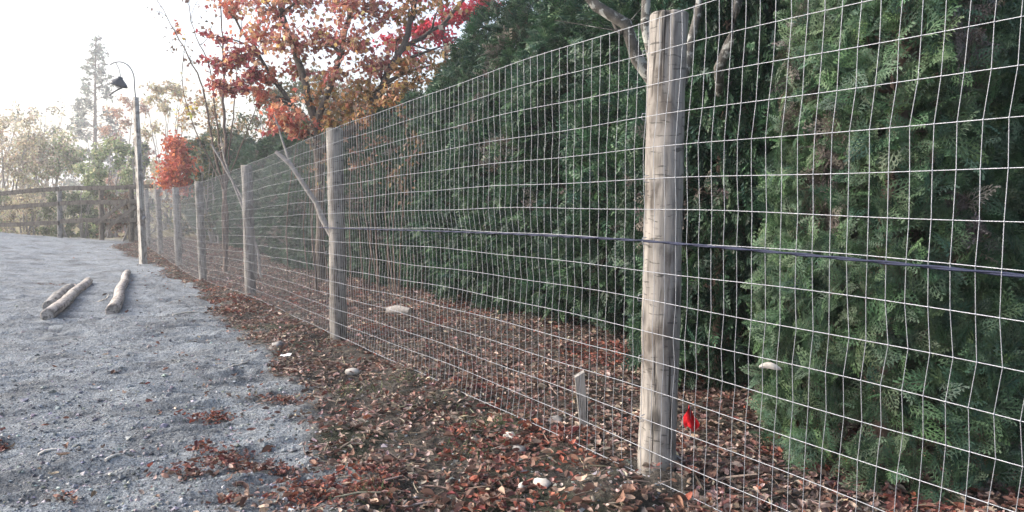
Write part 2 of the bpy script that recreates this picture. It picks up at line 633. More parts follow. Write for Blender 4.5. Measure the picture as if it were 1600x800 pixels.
def make_post(h, r, seed, n=44, m=60):
    mb = MB()
    zs = np.concatenate([np.linspace(-0.35, 0, 4), np.linspace(0, h, m)[1:]])
    a = np.arange(n) * 2 * np.pi / n
    A, Zz = np.meshgrid(a, zs)
    r_ = r * (1 - 0.05 * (Zz / h)) * (1 + 0.018 * np.cos(2 * A + seed) + 0.012 * np.cos(3 * A - seed * 2))
    r_ = r_ + 0.0028 * fbm(A * 6 / (2 * np.pi) * 2, Zz * 9, 3, seed * 7 + 1) + 0.0022 * vnoise(A * 0.6, Zz * 4, seed + 3)
    # long drying check open at the head
    ca = 4.2 + 0.3 * seed
    w = np.exp(-(((A - ca + np.pi) % (2 * np.pi) - np.pi) / 0.085) ** 2)
    r_ = r_ - 0.02 * w * sstep(h - 0.45, h, Zz)
    bow = 0.004 * np.sin(Zz * 2.4 + seed)
    v = np.stack([r_ * np.cos(A) + bow, r_ * np.sin(A), Zz], -1).reshape(-1, 3)
    k = len(zs)
    i, j = np.meshgrid(np.arange(k - 1), np.arange(n), indexing='ij')
    i = i.ravel(); j = j.ravel(); jn = (j + 1) % n
    mb.add(v, np.column_stack([i * n + j, i * n + jn, (i + 1) * n + jn, (i + 1) * n + j]))
    ring = v[-n:]
    ins = ring * np.array([0.9, 0.9, 1]) + np.array([0, 0, 0.006])
    c = np.vstack([ring, ins, ring.mean(0) + [0.0, 0, 0.008]])
    mb.add(c, [[q, (q + 1) % n, n + (q + 1) % n, n + q] for q in range(n)])
    mb.add(c, [[n + q, n + (q + 1) % n, 2 * n] for q in range(n)])
    return mb.mesh("post", True, False)


PR = 0.065
post_meshes = [make_post(1.59, PR, 1), make_post(1.60, PR * 0.98, 2), make_post(1.59, PR, 3)]
near_posts = []
for k in range(1, len(POSTS)):
    b = POSTS[k].copy()
    b[:2] += FN * (PR + 0.004)
    o = mobj("post", post_meshes[0] if k == 1 else post_meshes[k % 3], M['post'], fence, b - FO, 0 if k == 1 else k * 1.3)
    o.rotation_euler[0] = [0, 0.0, 0.004, -0.006, 0.003, 0.005, 0, 0.004][k]
    o.rotation_euler[1] = [0, 0.012, -0.004, 0.004, 0.002, -0.003, 0.003, 0][k]
    near_posts.append(o)

LEN = ARC[-1]
ts = np.arange(0.6, LEN, 0.0508)
ph = rng.uniform(0, 6, ROWS)


def row_out(t, k):      # small in-and-out wander of each strand, pinned at the posts
    u = np.interp(t, ARC, np.arange(len(ARC)))
    return 0.010 * np.sin(np.pi * (u % 1)) * np.sin(ph[k] + 1.7 * np.floor(u)) + 0.003 * np.sin(t * 3.1 + ph[k])


def row_z(t, k):
    return BOT + k * RH + 0.003 * np.sin(t * 1.9 + ph[k] * 2) + 0.0025 * np.sin(t * 5.3 + ph[k])


for k in range(ROWS):
    p = fence_at(ts)
    q = p.copy()
    q[:, :2] -= FN * (0.006 - row_out(ts, k))[:, None]
    q[:, 2] += row_z(ts, k)
    v, f = tube(q - FO, 0.0014 if k in (0, ROWS - 1) else 0.0012, 4)
    mb = MB(); mb.add(v, f)
    mb.build("horizontal_wire", M['wire'], fence, True, False)

# upright wires: the nearest 300 are pieces of their own, the rest one part
kink = np.array([0, .002, .001, .004, -.002, .001, -.006, -.001, .003, .006, .012, .016, .006, .001, -.003, 0])
far_mb = MB(); knots = MB()
order = 0
kv = np.array([[1, 0, 0], [-1, 0, 0], [0, 1, 0], [0, -1, 0], [0, 0, 1], [0, 0, -1]], float)
kf = [[0, 2, 4], [2, 1, 4], [1, 3, 4], [3, 0, 4], [2, 0, 5], [1, 2, 5], [3, 1, 5], [0, 3, 5]]
fa = math.atan2(FD[1], FD[0])
for n_, t in enumerate(ts):
    p = fence_at(t)
    u = float(np.interp(t, ARC, np.arange(len(ARC))))
    pts = np.zeros((ROWS, 3))
    for k in range(ROWS):
        along = kink[k] * (1.0 if u < 1 else 0.6 if u < 2 else -0.7) + 0.0015 * rng.normal()
        pts[k, :2] = FD * along - FN * (0.0065 - row_out(t, k))
        pts[k, 2] = row_z(t, k)
    pts[0, 2] -= 0.004
    base = p - FO
    v, f = tube(pts, 0.0010, 4)
    if n_ < 290:
        mb = MB(); mb.add(v, f)
        mb.build("vertical_wire", M['wire'], fence, True, False, base)
    else:
        far_mb.add(v + base, f)
    if u < 2.0:
        for k in range(ROWS):
            knots.add(kv * np.array([0.0027, 0.0027, 0.004]) + pts[k] + base, kf)
tag(far_mb.build("vertical_wire", M['wire'], fence, True, False), kind="stuff")
tag(knots.build("wire_knot", M['wire'], fence, True, False), kind="stuff")

# staples that hold the mesh to the two nearest posts
st_mb = MB()
add_tube(st_mb, [FD[0] * 0.004 * q * np.array([1, 0, 0]) + FD[1] * 0.004 * q * np.array([0, 1, 0]) - np.append(FN, 0) * a_ + np.array([0, 0, 0.011 * z_])
                 for q, a_, z_ in ((0, -.012, -1), (0, .004, -.9), (0, .006, 0), (0, .004, .9), (0, -.012, 1))], 0.0016, 5)
st_me = st_mb.mesh("staple", True, False)
for pi in (0, 1):
    bpy.context.view_layer.update()
    inv = near_posts[pi].matrix_world.inverted()
    for k in range(0, ROWS, 2):
        p = fence_at(ARC[pi + 1]) + np.array([0, 0, row_z(ARC[pi + 1], k)])
        sx = mobj("staple", st_me, M['wire'], near_posts[pi])
        sx.matrix_local = inv @ Matrix.Translation(Vector(p - np.append(FN, 0) * 0.008 + np.append(FD, 0) * 0.012 * math.sin(k * 2.3)))

# dark blue electric cable laced along the mesh
tc = np.arange(0.6, ARC[2] + 0.15, 0.02)
mb = MB()
for s in (0, 1):
    q = fence_at(tc)
    a = tc * 26 + s * math.pi
    q[:, :2] -= FN * (0.0125 + 0.0022 * np.sin(a))[:, None]
    uu = np.interp(tc, ARC, np.arange(len(ARC)))
    q[:, 2] += BOT + 8 * RH - 0.004 - 0.006 * np.sin(np.pi * (uu % 1)) + 0.0022 * np.cos(a)
    add_tube(mb, q - fence_at(ARC[1]), 0.0028, 6, cap=True)
tag(mb.build("electric_cable", M['cable'], None, True, False, fence_at(ARC[1])), "dark blue twisted cable strung along the wire mesh at half height", "cable")

# ------------------------------------------------------------------ cedars
def spray_template(fine, bend=0.28):
    V = []; Fc = []

    def kite(o, d, L, w):
        d = np.array(d) / np.linalg.norm(d)
        s = np.array([-d[1], d[0], 0])
        o = np.array(o)
        b = len(V)
        for p in (o, o + d * L * 0.5 + s * w, o + d * L, o + d * L * 0.5 - s * w):
            V.append(p)
        Fc.append([b, b + 1, b + 2, b + 3])
    kite((0, 0, 0), (0, 1, 0), 1.0, 0.022 if fine else 0.03)
    prs = 7 if fine else 5
    for k in range(prs):
        f = k / (prs - 1)
        y = 0.10 + 0.78 * f
        L = 0.50 * (1 - 0.62 * f) * (0.8 + 0.2 * math.sin(3.0 * f + 0.6))
        for s in (-1, 1):
            d = np.array([s * (0.78 - 0.2 * f), 0.62, 0.0])
            o = np.array([0, y + 0.04 * s, 0.0])
            kite(o, d, L, 0.020 if fine else 0.06)
            if fine:
                dn = d / np.linalg.norm(d)
                for q, e in ((0.25, 1), (0.42, -1), (0.6, 1), (0.75, -1)):
                    c_, s_ = math.cos(0.65 * e), math.sin(0.65 * e)
                    d2 = (dn[0] * c_ - dn[1] * s_, dn[0] * s_ + dn[1] * c_, 0)
                    kite(o + dn * L * q, d2, L * (0.52 - 0.25 * q), 0.015)
    V = np.array(V)
    V[:, 2] = -bend * V[:, 1] ** 2 - 0.45 * V[:, 0] ** 2 + 0.05 + 0.03 * np.sin(V[:, 0] * 14 + V[:, 1] * 9)
    return V, np.array(Fc)


SPRAYS_F = [spray_template(True, b_) for b_ in (0.1, 0.35, 0.6)]
SPRAY_C = spray_template(False)


def cedar_meshes(seed, n, rad, h, fine, cols, size, bottom=0.04):
    """crown and trunk meshes of one columnar cedar standing at the origin"""
    hh = rng.uniform(0, 1, n * 2)
    prof = lambda q: np.clip(np.minimum(1.0, 1.45 * (1 - q) ** 0.62) * (0.78 + 0.35 * np.sqrt(np.clip(q * 5, 0, 1))), 0.02, 2)
    if fine:
        prof = lambda q: np.minimum(1.06 - 0.42 * q, 2.6 * (1.02 - q))
    keep = rng.uniform(0, 1.05, n * 2) < prof(hh)
    hh = hh[keep][:n]; n = len(hh)
    an = rng.uniform(0, 2 * np.pi, n)
    lob = 1 + (0.13 if fine else 0.20) * fbm(an / (2 * np.pi) * 8 + seed * 3, hh * h * 2.2, 3, seed) * 1.0
    depth = 1 - np.abs(rng.normal(0, 0.13, n))
    depth = np.clip(depth, 0.25, 1.02)
    r = rad * prof(hh) * lob * depth
    # foliage hangs in tiers
    z = bottom + hh * (h - bottom)
    pos = np.column_stack([r * np.cos(an), r * np.sin(an), z])
    out = np.column_stack([np.cos(an), np.sin(an), np.zeros(n)])
    tip = out * 0.8 + np.array([0, 0, 1]) * rng.normal(0.25, 0.45, (n, 1)) + 0.45 * rng.normal(size=(n, 3))
    nrm = runit(n) + 0.5 * np.array([0, 0, 1.0])
    if fine:      # flat fans that lie like shingles and show their faces
        tang = np.column_stack([-np.sin(an), np.cos(an), np.zeros(n)])
        tip = out * 0.55 + tang * rng.normal(0, 0.55, (n, 1)) + np.array([0, 0, 1]) * rng.normal(0.1, 0.6, (n, 1))
        nrm = out * 0.9 + runit(n) * 0.8 + np.array([0, 0, 0.3])
    sz = size * rng.uniform(0.65, 1.3, n)
    c = pick(cols, n, 0.16)
    cl = fbm(an / (2 * np.pi) * 10 + seed, z * 3.0, 3, seed + 50)
    c *= (1 + 0.30 * cl)[:, None]
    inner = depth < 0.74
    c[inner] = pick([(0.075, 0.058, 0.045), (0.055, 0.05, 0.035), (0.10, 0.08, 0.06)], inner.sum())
    deadpatch = (fbm(an * 1.6 + seed * 9, z * 2.0, 3, seed + 90) > (0.40 if fine else 0.85)) & (rng.uniform(size=n) < 0.7)
    c[deadpatch] = pick([(0.13, 0.115, 0.10), (0.095, 0.08, 0.068), (0.16, 0.145, 0.13)], deadpatch.sum())
    mb = MB()
    fr = frames(tip, nrm)
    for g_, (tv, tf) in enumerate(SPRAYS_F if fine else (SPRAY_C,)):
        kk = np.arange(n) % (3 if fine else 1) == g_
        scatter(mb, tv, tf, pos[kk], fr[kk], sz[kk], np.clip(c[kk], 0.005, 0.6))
    crown = mb.mesh("crown", False)
    tm = MB()
    add_tube(tm, [(0.01, 0, -0.1), (0, 0.01, h * 0.3), (0.01, 0, h * 0.6), (0, 0, h * 0.93)], [0.055, 0.045, 0.03, 0.008], 8)
    for q in range(44):
        zz = rng.uniform(0.05, 0.9) * h
        a = rng.uniform(0, 6.28)
        L = rad * prof(np.array([zz / h]))[0] * 0.9
        d = np.array([math.cos(a), math.sin(a), 0])
        add_tube(tm, [(0, 0, zz), d * L * 0.5 + [0, 0, zz + 0.05], d * L + [0, 0, zz + 0.22]], [0.010, 0.007, 0.003], 4)
    trunk = tm.mesh("trunk", True, False)
    crown.materials.append(M['cedar'])
    trunk.materials.append(M['bark_red'])
    return crown, trunk


G_NEAR = [(0.058, 0.112, 0.058), (0.076, 0.136, 0.062), (0.046, 0.094, 0.058), (0.080, 0.132, 0.074)]  # lighter green carries the stronger light on the near cedar
G_HEDGE = [(0.032, 0.074, 0.042), (0.044, 0.094, 0.052), (0.027, 0.060, 0.042), (0.056, 0.110, 0.054)]  # darker green carries the shade lying over the hedge
near_m = [cedar_meshes(1, 7600, 0.44, 2.9, True, G_NEAR, 0.098)]
hedge_m = [cedar_meshes(3, 12500, 0.74, 3.3, False, G_HEDGE, 0.125), cedar_meshes(5, 12500, 0.70, 3.2, False, G_HEDGE, 0.125)]


def place_cedar(ms, label, t, s, sc=1.0, hs=1.0, rot=0.0, group=None):
    p = fence_at(np.clip(t, 0, LEN)) + np.append(FD * max(0, t - LEN), 0)
    x, y = p[:2] + FN * s
    o = thing("cedar_tree", label, "cedar tree", (x, y, float(gsurf(x, y)) - 0.02), group, rot)
    o.scale = (sc, sc, hs)
    for nm, m in zip(("crown", "trunk"), ms):
        mobj(nm, m, None, o)
    return o


GR = "cedars of the evergreen hedge behind the wire fence"
tP1 = ARC[1]
# fence coordinates: t along, s behind
place_cedar(near_m[0], "bright green column cedar close behind the mesh, right of the thick front post", tP1 - 0.22, 1.04, 1.0, 1.0, 0.4, GR)
place_cedar(hedge_m[1], "narrow dark cedar right behind the thick front post, foliage down to the leaves", tP1 + 0.9, 1.3, 0.62, 0.98, 1.1, GR)
ords = ["first", "second", "third", "fourth", "fifth", "sixth", "seventh", "eighth", "ninth", "tenth", "eleventh", "twelfth", "thirteenth", "fourteenth", "fifteenth", "sixteenth", "seventeenth", "eighteenth", "nineteenth", "twentieth", "twenty first"]
row = [(-0.65, 2.55, 1.0), (0.4, 2.35, 1.0), (1.35, 2.2, 1.02), (2.25, 2.15, 1.0), (3.15, 2.25, 0.97), (4.05, 2.2, 0.98), (4.95, 2.25, 0.94), (5.8, 2.4, 0.85)]
for k, (t, s, hs) in enumerate(row):
    place_cedar(hedge_m[k % 2], f"{ords[k]} dark cedar of the tall hedge row, counted from the right", tP1 + t, s, 1.0, hs, k * 2.1, GR)
row2 = [(-1.7, 2.9, 1.1), (-0.1, 3.2, 1.12), (0.9, 3.2, 1.1), (1.9, 3.2, 1.1), (2.9, 3.2, 1.05)]  # unseen row, added to keep sky out and hedge gaps dark
for k, (t, s, hs) in enumerate(row2):
    place_cedar(hedge_m[(k + 1) % 2], "added dark cedar behind the hedge, closing its gaps to the sky", tP1 + t, s, 1.05, hs, 1 + k * 2.7, "added second row cedars")
row3 = [(6.6, 2.5, .84), (7.4, 2.3, .80), (8.2, 2.4, .84), (8.9, 2.3, .80), (9.6, 2.4, .80), (10.5, 2.4, .80), (11.4, 2.3, .80), (12.3, 2.4, .86), (13.2, 2.3, .84), (14.2, 2.5, .9), (15.3, 2.4, .86), (16.4, 2.4, .84), (17.5, 2.4, .8), (18.6, 2.4, .84), (19.7, 2.5, .9), (20.9, 2.4, .92), (22.1, 2.6, .98), (23.4, 2.5, 1.0), (24.7, 2.6, 1.06), (26.1, 2.6, 1.08), (27.6, 2.7, 1.1)]
for k, (t, s, hs) in enumerate(row3):
    place_cedar(hedge_m[k % 2], f"{ords[k]} low dark evergreen beyond the tall hedge, counted away from the camera", tP1 + t, s, 0.95, hs, k * 1.7, "low evergreens at the far end of the fence")

# ------------------------------------------------------------------ broadleaf trees and shrubs
LEAF = (np.array([[0, 0, 0], [-0.28, 0.25, 0.05], [-0.5, 0.55, 0.02], [-0.2, 0.62, 0.06], [0, 1, -0.08], [0.2, 0.62, 0.06], [0.5, 0.55, 0.02], [0.28, 0.25, 0.05], [0, 0.42, -0.04]], float),
        np.array([[8, 0, 1], [8, 1, 2], [8, 2, 3], [8, 3, 4], [8, 4, 5], [8, 5, 6], [8, 6, 7], [8, 7, 0]]))
LEAF_S = (np.array([[0, 0, 0], [-0.3, 0.5, 0.06], [0, 1, -0.1], [0.3, 0.5, 0.06]], float), np.array([[0, 1, 2], [0, 2, 3]]))


def bez(a, b, c, n=8):
    t = np.linspace(0, 1, n)[:, None]
    return (1 - t) ** 2 * a + 2 * t * (1 - t) * b + t ** 2 * c


def build_tree(name, label, cat, base, stems, clusters, bark, leafm, shape=LEAF, lsize=0.09, group=None, twig_r=0.004, hang=0.6, sides=7):
    base = np.asarray(base, float)
    o = thing(name, label, cat, base, group)
    tm = MB(); lm = MB()
    nodes = []
    for path, r0, r1 in stems:
        P = np.asarray(path, float)
        # resample with a slight wander
        d = np.concatenate([[0], np.cumsum(np.linalg.norm(np.diff(P, axis=0), axis=1))])
        u = np.linspace(0, d[-1], max(6, int(d[-1] / 0.15)))
        Q = np.column_stack([catmull(u, d, P[:, k]) for k in range(3)])
        Q[1:-1] += 0.014 * rng.normal(size=(len(Q) - 2, 3)) * min(1, r0 * 20)
        rr = np.linspace(r0, r1, len(Q)) * (1 + 0.07 * rng.normal(size=len(Q)))
        add_tube(tm, Q - base, rr, sides)
        nodes.append(np.column_stack([Q, rr]))
    nodes = np.concatenate(nodes)
    nleaf = 0
    for cl in clusters:
        c, rad, n, cols = np.asarray(cl[0], float), np.asarray(cl[1], float) * np.ones(3), cl[2], cl[3]
        ls = cl[4] if len(cl) > 4 else lsize
        dist = np.linalg.norm(nodes[:, :3] - c, axis=1) + 0.9 * np.clip(nodes[:, 2] - c[2] + 0.3, 0, None)
        q = nodes[np.argmin(dist)]
        mid = (q[:3] + c) / 2 + np.array([0, 0, 0.12 * np.linalg.norm(c - q[:3])]) + 0.06 * rng.normal(size=3)
        br = bez(q[:3], mid, c, 9)
        r0 = max(min(q[3] * 0.7, 0.035), twig_r * 1.5)
        add_tube(tm, br - base, np.linspace(r0, twig_r, 9), 5)
        nt_ = max(3, n // 14)
        tp = c + runit(nt_) * rad * rng.uniform(0.3, 1, (nt_, 1)) ** 0.6
        pos = []; 
        for e in tp:
            a = br[rng.integers(3, 9)]
            tw = bez(a, (a + e) / 2 + 0.08 * rng.normal(size=3) * rad.mean(), e, 5)
            add_tube(tm, tw - base, np.linspace(twig_r, twig_r * 0.45, 5), 4)
            m = max(1, n // nt_)
            f = rng.uniform(0.25, 1.05, m)
            pos.append(a + (e - a) * f[:, None] + 0.16 * rad.mean() * rng.normal(size=(m, 3)))
        if n and cols:
            pos = np.concatenate(pos)
            k = len(pos)
            tip = runit(k) + np.array([0, 0, -hang])
            cc = pick(cols, k, 0.22)
            scatter(lm, shape[0], shape[1], pos - base, frames(tip, runit(k)), ls * rng.uniform(0.6, 1.25, k), cc)
            nleaf += k
    tm.build("trunk", bark, o, True, False)
    if nleaf:
        lm.build("crown", leafm, o, False)
    return o


ORANGE = [(0.54, 0.27, 0.16), (0.58, 0.35, 0.22), (0.48, 0.21, 0.15), (0.60, 0.43, 0.30), (0.42, 0.21, 0.15), (0.44, 0.16, 0.13), (0.36, 0.13, 0.12)]
REDS = [(0.30, 0.065, 0.075), (0.24, 0.055, 0.07), (0.38, 0.09, 0.085), (0.28, 0.08, 0.09)]
BRICK = [(0.46, 0.13, 0.09), (0.52, 0.17, 0.10), (0.42, 0.11, 0.085)]
OLIVE = [(0.38, 0.22, 0.08), (0.30, 0.20, 0.07), (0.46, 0.28, 0.11), (0.20, 0.14, 0.06), (0.36, 0.16, 0.07)]
CRIM = [(0.55, 0.03, 0.06), (0.48, 0.02, 0.05), (0.60, 0.06, 0.09), (0.4, 0.05, 0.08)]
TAN = [(0.48, 0.42, 0.30), (0.56, 0.50, 0.38), (0.42, 0.35, 0.26), (0.60, 0.53, 0.38)]  # brightened to hold the glare over the far left trees
PALEG = [(0.26, 0.32, 0.16), (0.34, 0.39, 0.21), (0.20, 0.26, 0.14), (0.42, 0.44, 0.27)]
CONI = [(0.20, 0.22, 0.20), (0.25, 0.27, 0.24), (0.16, 0.18, 0.16), (0.30, 0.30, 0.27)]
BROWNL = [(0.16, 0.10, 0.075), (0.22, 0.14, 0.10), (0.12, 0.08, 0.06)]


def on_ground(p):
    p = np.array(p, float)
    p[2] = float(gsurf(p[0], p[1])) - 0.03
    return p


def stem_from(base, *pts):
    return [base] + [W(*q) for q in pts]


# big orange maple over the fence, behind the second post
b = on_ground(W(500, 430, 11.0))
st = [(stem_from(b, (502, 330, 11), (492, 200, 11.0), (470, 110, 11.0), (440, 20, 11.2), (420, -90, 11.4)), 0.085, 0.03),
      (stem_from(W(492, 200, 11.0), (520, 120, 10.8), (545, 30, 10.7), (560, -100, 10.6)), 0.055, 0.022),
      (stem_from(W(497, 240, 11.0), (560, 190, 10.9), (610, 110, 10.8), (640, 40, 10.8), (660, -80, 10.8)), 0.07, 0.03),
      (stem_from(W(610, 110, 10.8), (625, 80, 11.2), (690, 40, 11.5), (740, -20, 11.7)), 0.05, 0.02),
      (stem_from(W(492, 205, 11.0), (440, 140, 11.2), (395, 70, 11.4), (350, 10, 11.6)), 0.04, 0.015)]
cl = []
for px, py, d, r, n, c in [
        (360, 10, 11.4, .42, 150, BRICK), (420, 5, 11.0, .48, 240, ORANGE), (480, -10, 11.2, .5, 260, ORANGE), (540, 0, 10.6, .5, 260, ORANGE), (590, 10, 11, .45, 210, ORANGE),
        (400, 50, 11.3, .36, 150, BRICK), (450, 55, 10.7, .42, 230, ORANGE), (510, 60, 10.9, .42, 220, ORANGE), (560, 55, 10.5, .38, 170, ORANGE), (470, 100, 11.2, .33, 120, ORANGE),
        (345, 95, 11.3, .27, 190, REDS), (375, 85, 11.1, .27, 170, REDS), (350, 135, 11.2, .25, 170, REDS), (385, 118, 11.0, .3, 190, REDS), (402, 150, 10.9, .25, 80, BRICK), (328, 60, 11.3, .2, 50, REDS), (420, 110, 11, .28, 90, BRICK),
        (445, 178, 10.2, .32, 210, BRICK), (460, 195, 10.2, .26, 130, BRICK), (425, 192, 10.3, .2, 70, REDS),
        (530, 110, 10.6, .3, 110, ORANGE), (570, 100, 10.7, .32, 130, ORANGE), (600, 95, 10.9, .33, 120, ORANGE), (640, 100, 10.6, .3, 110, OLIVE), (575, 140, 10.8, .33, 150, OLIVE),
        (540, 160, 10.9, .33, 160, OLIVE), (620, 150, 10.4, .3, 140, OLIVE), (655, 130, 10.4, .28, 110, OLIVE), (590, 180, 10.6, .35, 160, OLIVE), (520, 190, 11, .3, 120, OLIVE), (640, 185, 10.4, .3, 90, OLIVE),
        (690, 100, 10.6, .28, 90, OLIVE), (700, 70, 10.8, .25, 60, TAN), (640, 10, 10.9, .4, 130, OLIVE), (500, 140, 10.9, .3, 90, OLIVE), (620, 60, 11, .3, 60, ORANGE), (690, 10, 11, .3, 70, OLIVE),
        (430, -60, 11.4, .55, 200, ORANGE), (540, -70, 10.9, .55, 200, ORANGE), (640, -70, 10.8, .5, 160, OLIVE), (350, -50, 11.6, .45, 110, BRICK), (700, 145, 9.6, .22, 45, BRICK)]:
    cl.append((W(px, py, d), (r * 1.12, r * 1.12, r * 0.8), int(n * 1.2), c + ([(0.66, 0.46, 0.20), (0.46, 0.13, 0.11), (0.40, 0.14, 0.14), (0.34, 0.15, 0.12)] if c is ORANGE else ORANGE[:2])))
build_tree("maple_tree", "orange and red maple with dark forked limbs overhanging the fence", "maple tree", b, st, cl, M['bark'], M['leaf'], LEAF, 0.088)

# crimson maple farther back
b = on_ground(W(700, 420, 15.5))
st = [(stem_from(b, (705, 300, 15.5), (700, 120, 15.5), (690, 20, 15.5), (680, -60, 15.5)), 0.08, 0.03)]
cl = [(W(px, py, 15.5), (r, r, r * .5), n * 2, CRIM) for px, py, r, n in [(740, 18, .5, 300), (660, 48, .5, 260), (700, 25, .4, 80), (720, -30, .5, 200), (610, 65, .45, 140), (765, 5, .4, 120), (650, -10, .5, 90), (690, 62, .4, 60), (640, 90, .4, 40)]]
build_tree("maple_tree", "bright crimson maple seen in gaps behind the orange one", "maple tree", b, st, cl, M['bark'], M['leaf'], LEAF, 0.10)

# small orange tree by the far posts
b = on_ground(W(283, 400, 17.5))
st = [(stem_from(b, (280, 320, 17.5), (277, 250, 17.4), (274, 215, 17.4)), 0.035, 0.012)]
cl = [(W(px, py, d), r * 1.15, n * 2, BRICK + [(0.62, 0.22, 0.1)]) for px, py, d, r, n in [(275, 235, 17.2, .36, 230), (272, 262, 17.0, .4, 280), (290, 255, 17.3, .3, 160), (262, 280, 17.1, .3, 170), (283, 285, 17.0, .3, 170), (268, 220, 17.3, .25, 90)]]
build_tree("maple_tree", "small brick orange tree leaning over the far fence posts", "small tree", b, st, cl, M['bark_red'], M['leaf'], LEAF_S, 0.10)

# thin bare saplings rising left of the maple
b = on_ground(W(352, 420, 13.2))
st = []
for pts, r in [([(352, 330, 13.2), (351, 240, 13.2), (350, 130, 13.2), (346, 20, 13.2), (345, -60, 13.2)], .045),
               ([(350, 300, 13.2), (330, 215, 13.1), (318, 140, 13.1), (285, 70, 13.1), (240, -10, 13.1)], .032),
               ([(352, 290, 13.2), (338, 190, 13.3), (326, 100, 13.3), (300, 40, 13.4), (296, -20, 13.4)], .024),
               ([(354, 300, 13.2), (362, 200, 13.2), (372, 100, 13.1), (378, 30, 13.1)], .024),
               ([(353, 310, 13.2), (300, 190, 13.0), (285, 130, 13.0), (290, 60, 13.0)], .016),
               ([(353, 290, 13.2), (372, 240, 13.3), (392, 190, 13.3), (420, 120, 13.3)], .02)]:
    st.append(([b] + [W(*q) for q in pts], r, 0.006))
cl = [(W(270, 45, 13.1), .22, 26, BRICK + [(0.6, .45, .1)]), (W(262, 60, 13.1), .3, 14, BROWNL), (W(300, 90, 13.2), .5, 24, BROWNL), (W(330, 40, 13.3), .5, 20, BROWNL), (W(285, 120, 13), .4, 18, TAN),
      (W(330, 170, 13.2), .5, 34, TAN), (W(310, 0, 13.2), .5, 16, BROWNL), (W(292, 165, 13), .25, 16, [(0.6, .5, .12)]), (W(245, 20, 13.1), .3, 9, BROWNL), (W(345, 60, 13.2), .5, 18, REDS)]
build_tree("sapling", "clump of thin nearly bare saplings left of the orange maple", "sapling", b, st, cl, M['bark_red'], M['leaf'], LEAF_S, 0.09, twig_r=0.004)

# pale leaning limb behind the second post
b = on_ground(W(532, 440, 7.6))
st = [([b, W(522, 390, 7.6), W(508, 345, 7.6), W(480, 300, 7.55), W(455, 262, 7.5), W(431, 237, 7.5)], 0.044, 0.020),
      ([W(455, 262, 7.5), W(440, 215, 7.5), W(428, 180, 7.5)], 0.016, 0.006)]
build_tree("leaning_trunk", "pale bare trunk leaning left behind the second post", "tree trunk", b, st, [(W(430, 190, 7.5), .15, 6, BRICK)], M['bark_pale'], M['leaf'], LEAF_S, 0.08)
b = on_ground(W(400, 430, 12.2))
st = [([b, W(392, 360, 12.2), W(375, 310, 12.1), W(352, 262, 12.0), W(330, 225, 12.0)], 0.035, 0.014),
      ([b + [0.1, 0, 0], W(388, 330, 12.2), W(352, 255, 12.2), W(345, 215, 12.2)], 0.026, 0.012)]
build_tree("leaning_trunk", "thin pale stems leaning behind the third post", "tree trunk", b, st, [(W(345, 220, 12.0), .3, 10, TAN)], M['bark_pale'], M['leaf'], LEAF_S, 0.08)

# grey lichened tree behind the front post
b = on_ground(W(1045, 560, 3.35))
st = [([b, W(1040, 420, 3.3), W(1040, 250, 3.25), W(1040, 150, 3.2)], 0.045, 0.04),
      ([W(1041, 170, 3.2), W(1015, 120, 3.15), W(988, 62, 3.1), W(945, 15, 3.1), W(900, -30, 3.1)], 0.036, 0.018),
      ([W(1030, 130, 3.2), W(1012, 50, 3.2), W(1008, -10, 3.2), W(1004, -90, 3.2)], 0.026, 0.014),
      ([W(1045, 170, 3.2), W(1085, 60, 3.25), W(1095, -20, 3.3)], 0.024, 0.014),
      ([b + [1.0, 1.5, 0], W(1110, 400, 4.9), W(1112, 240, 4.6), W(1118, 165, 3.5), W(1130, 90, 3.25), W(1158, -10, 3.3), W(1180, -90, 3.5)], 0.036, 0.018),
      ([W(1118, 165, 3.5), W(1175, 60, 3.5), W(1200, -40, 3.5)], 0.012, 0.006)]
cl = [(W(1170, 20, 3.5), .3, 0, None), (W(950, 10, 3.1), .25, 0, None), (W(1200, -40, 3.5), .3, 0, None)]
for c in range(3):
    cl[c] = (cl[c][0], cl[c][1], 60, None)
build_tree("bare_tree", "bare grey tree with pale lichen forking behind the front post", "tree", b, st, cl, M['lichen'], None, twig_r=0.0025, sides=9)

# brown leafless shrubs between hedge and second post
for k, (px, py, d, w, hpx) in enumerate([(575, 440, 8.6, .45, 185), (625, 445, 8.4, .4, 205), (675, 450, 8.3, .3, 240), (480, 440, 9.5, .5, 215)]):
    b = on_ground(W(px, py, d))
    st = []; cl = []
    for q in range(6):
        a = b + np.array([rng.normal() * .12, rng.normal() * .12, 0])
        e = W(px + rng.normal() * w * F / d * 0.5, hpx + rng.uniform(-30, 90), d + rng.normal() * .25)
        m = (a + e) / 2 + np.array([rng.normal() * .06, rng.normal() * .06, .1])
        st.append(([a, m, e], 0.012, 0.004))
        cl.append((e, .22, 18, BROWNL + [(0.06, .08, .04), (0.2, .13, .07)]))
    build_tree("brown_shrub", ["brown leafless shrub right beside the second post", "middle brown shrub between second post and tall hedge", "brown shrub at the far foot of the tall hedge", "brown twiggy shrub seen left of the second post"][k],
               "shrub", b, st, cl, M['bark_red'], M['leaf'], LEAF_S, 0.07, "brown shrubs by the second post", 0.003, sides=5)

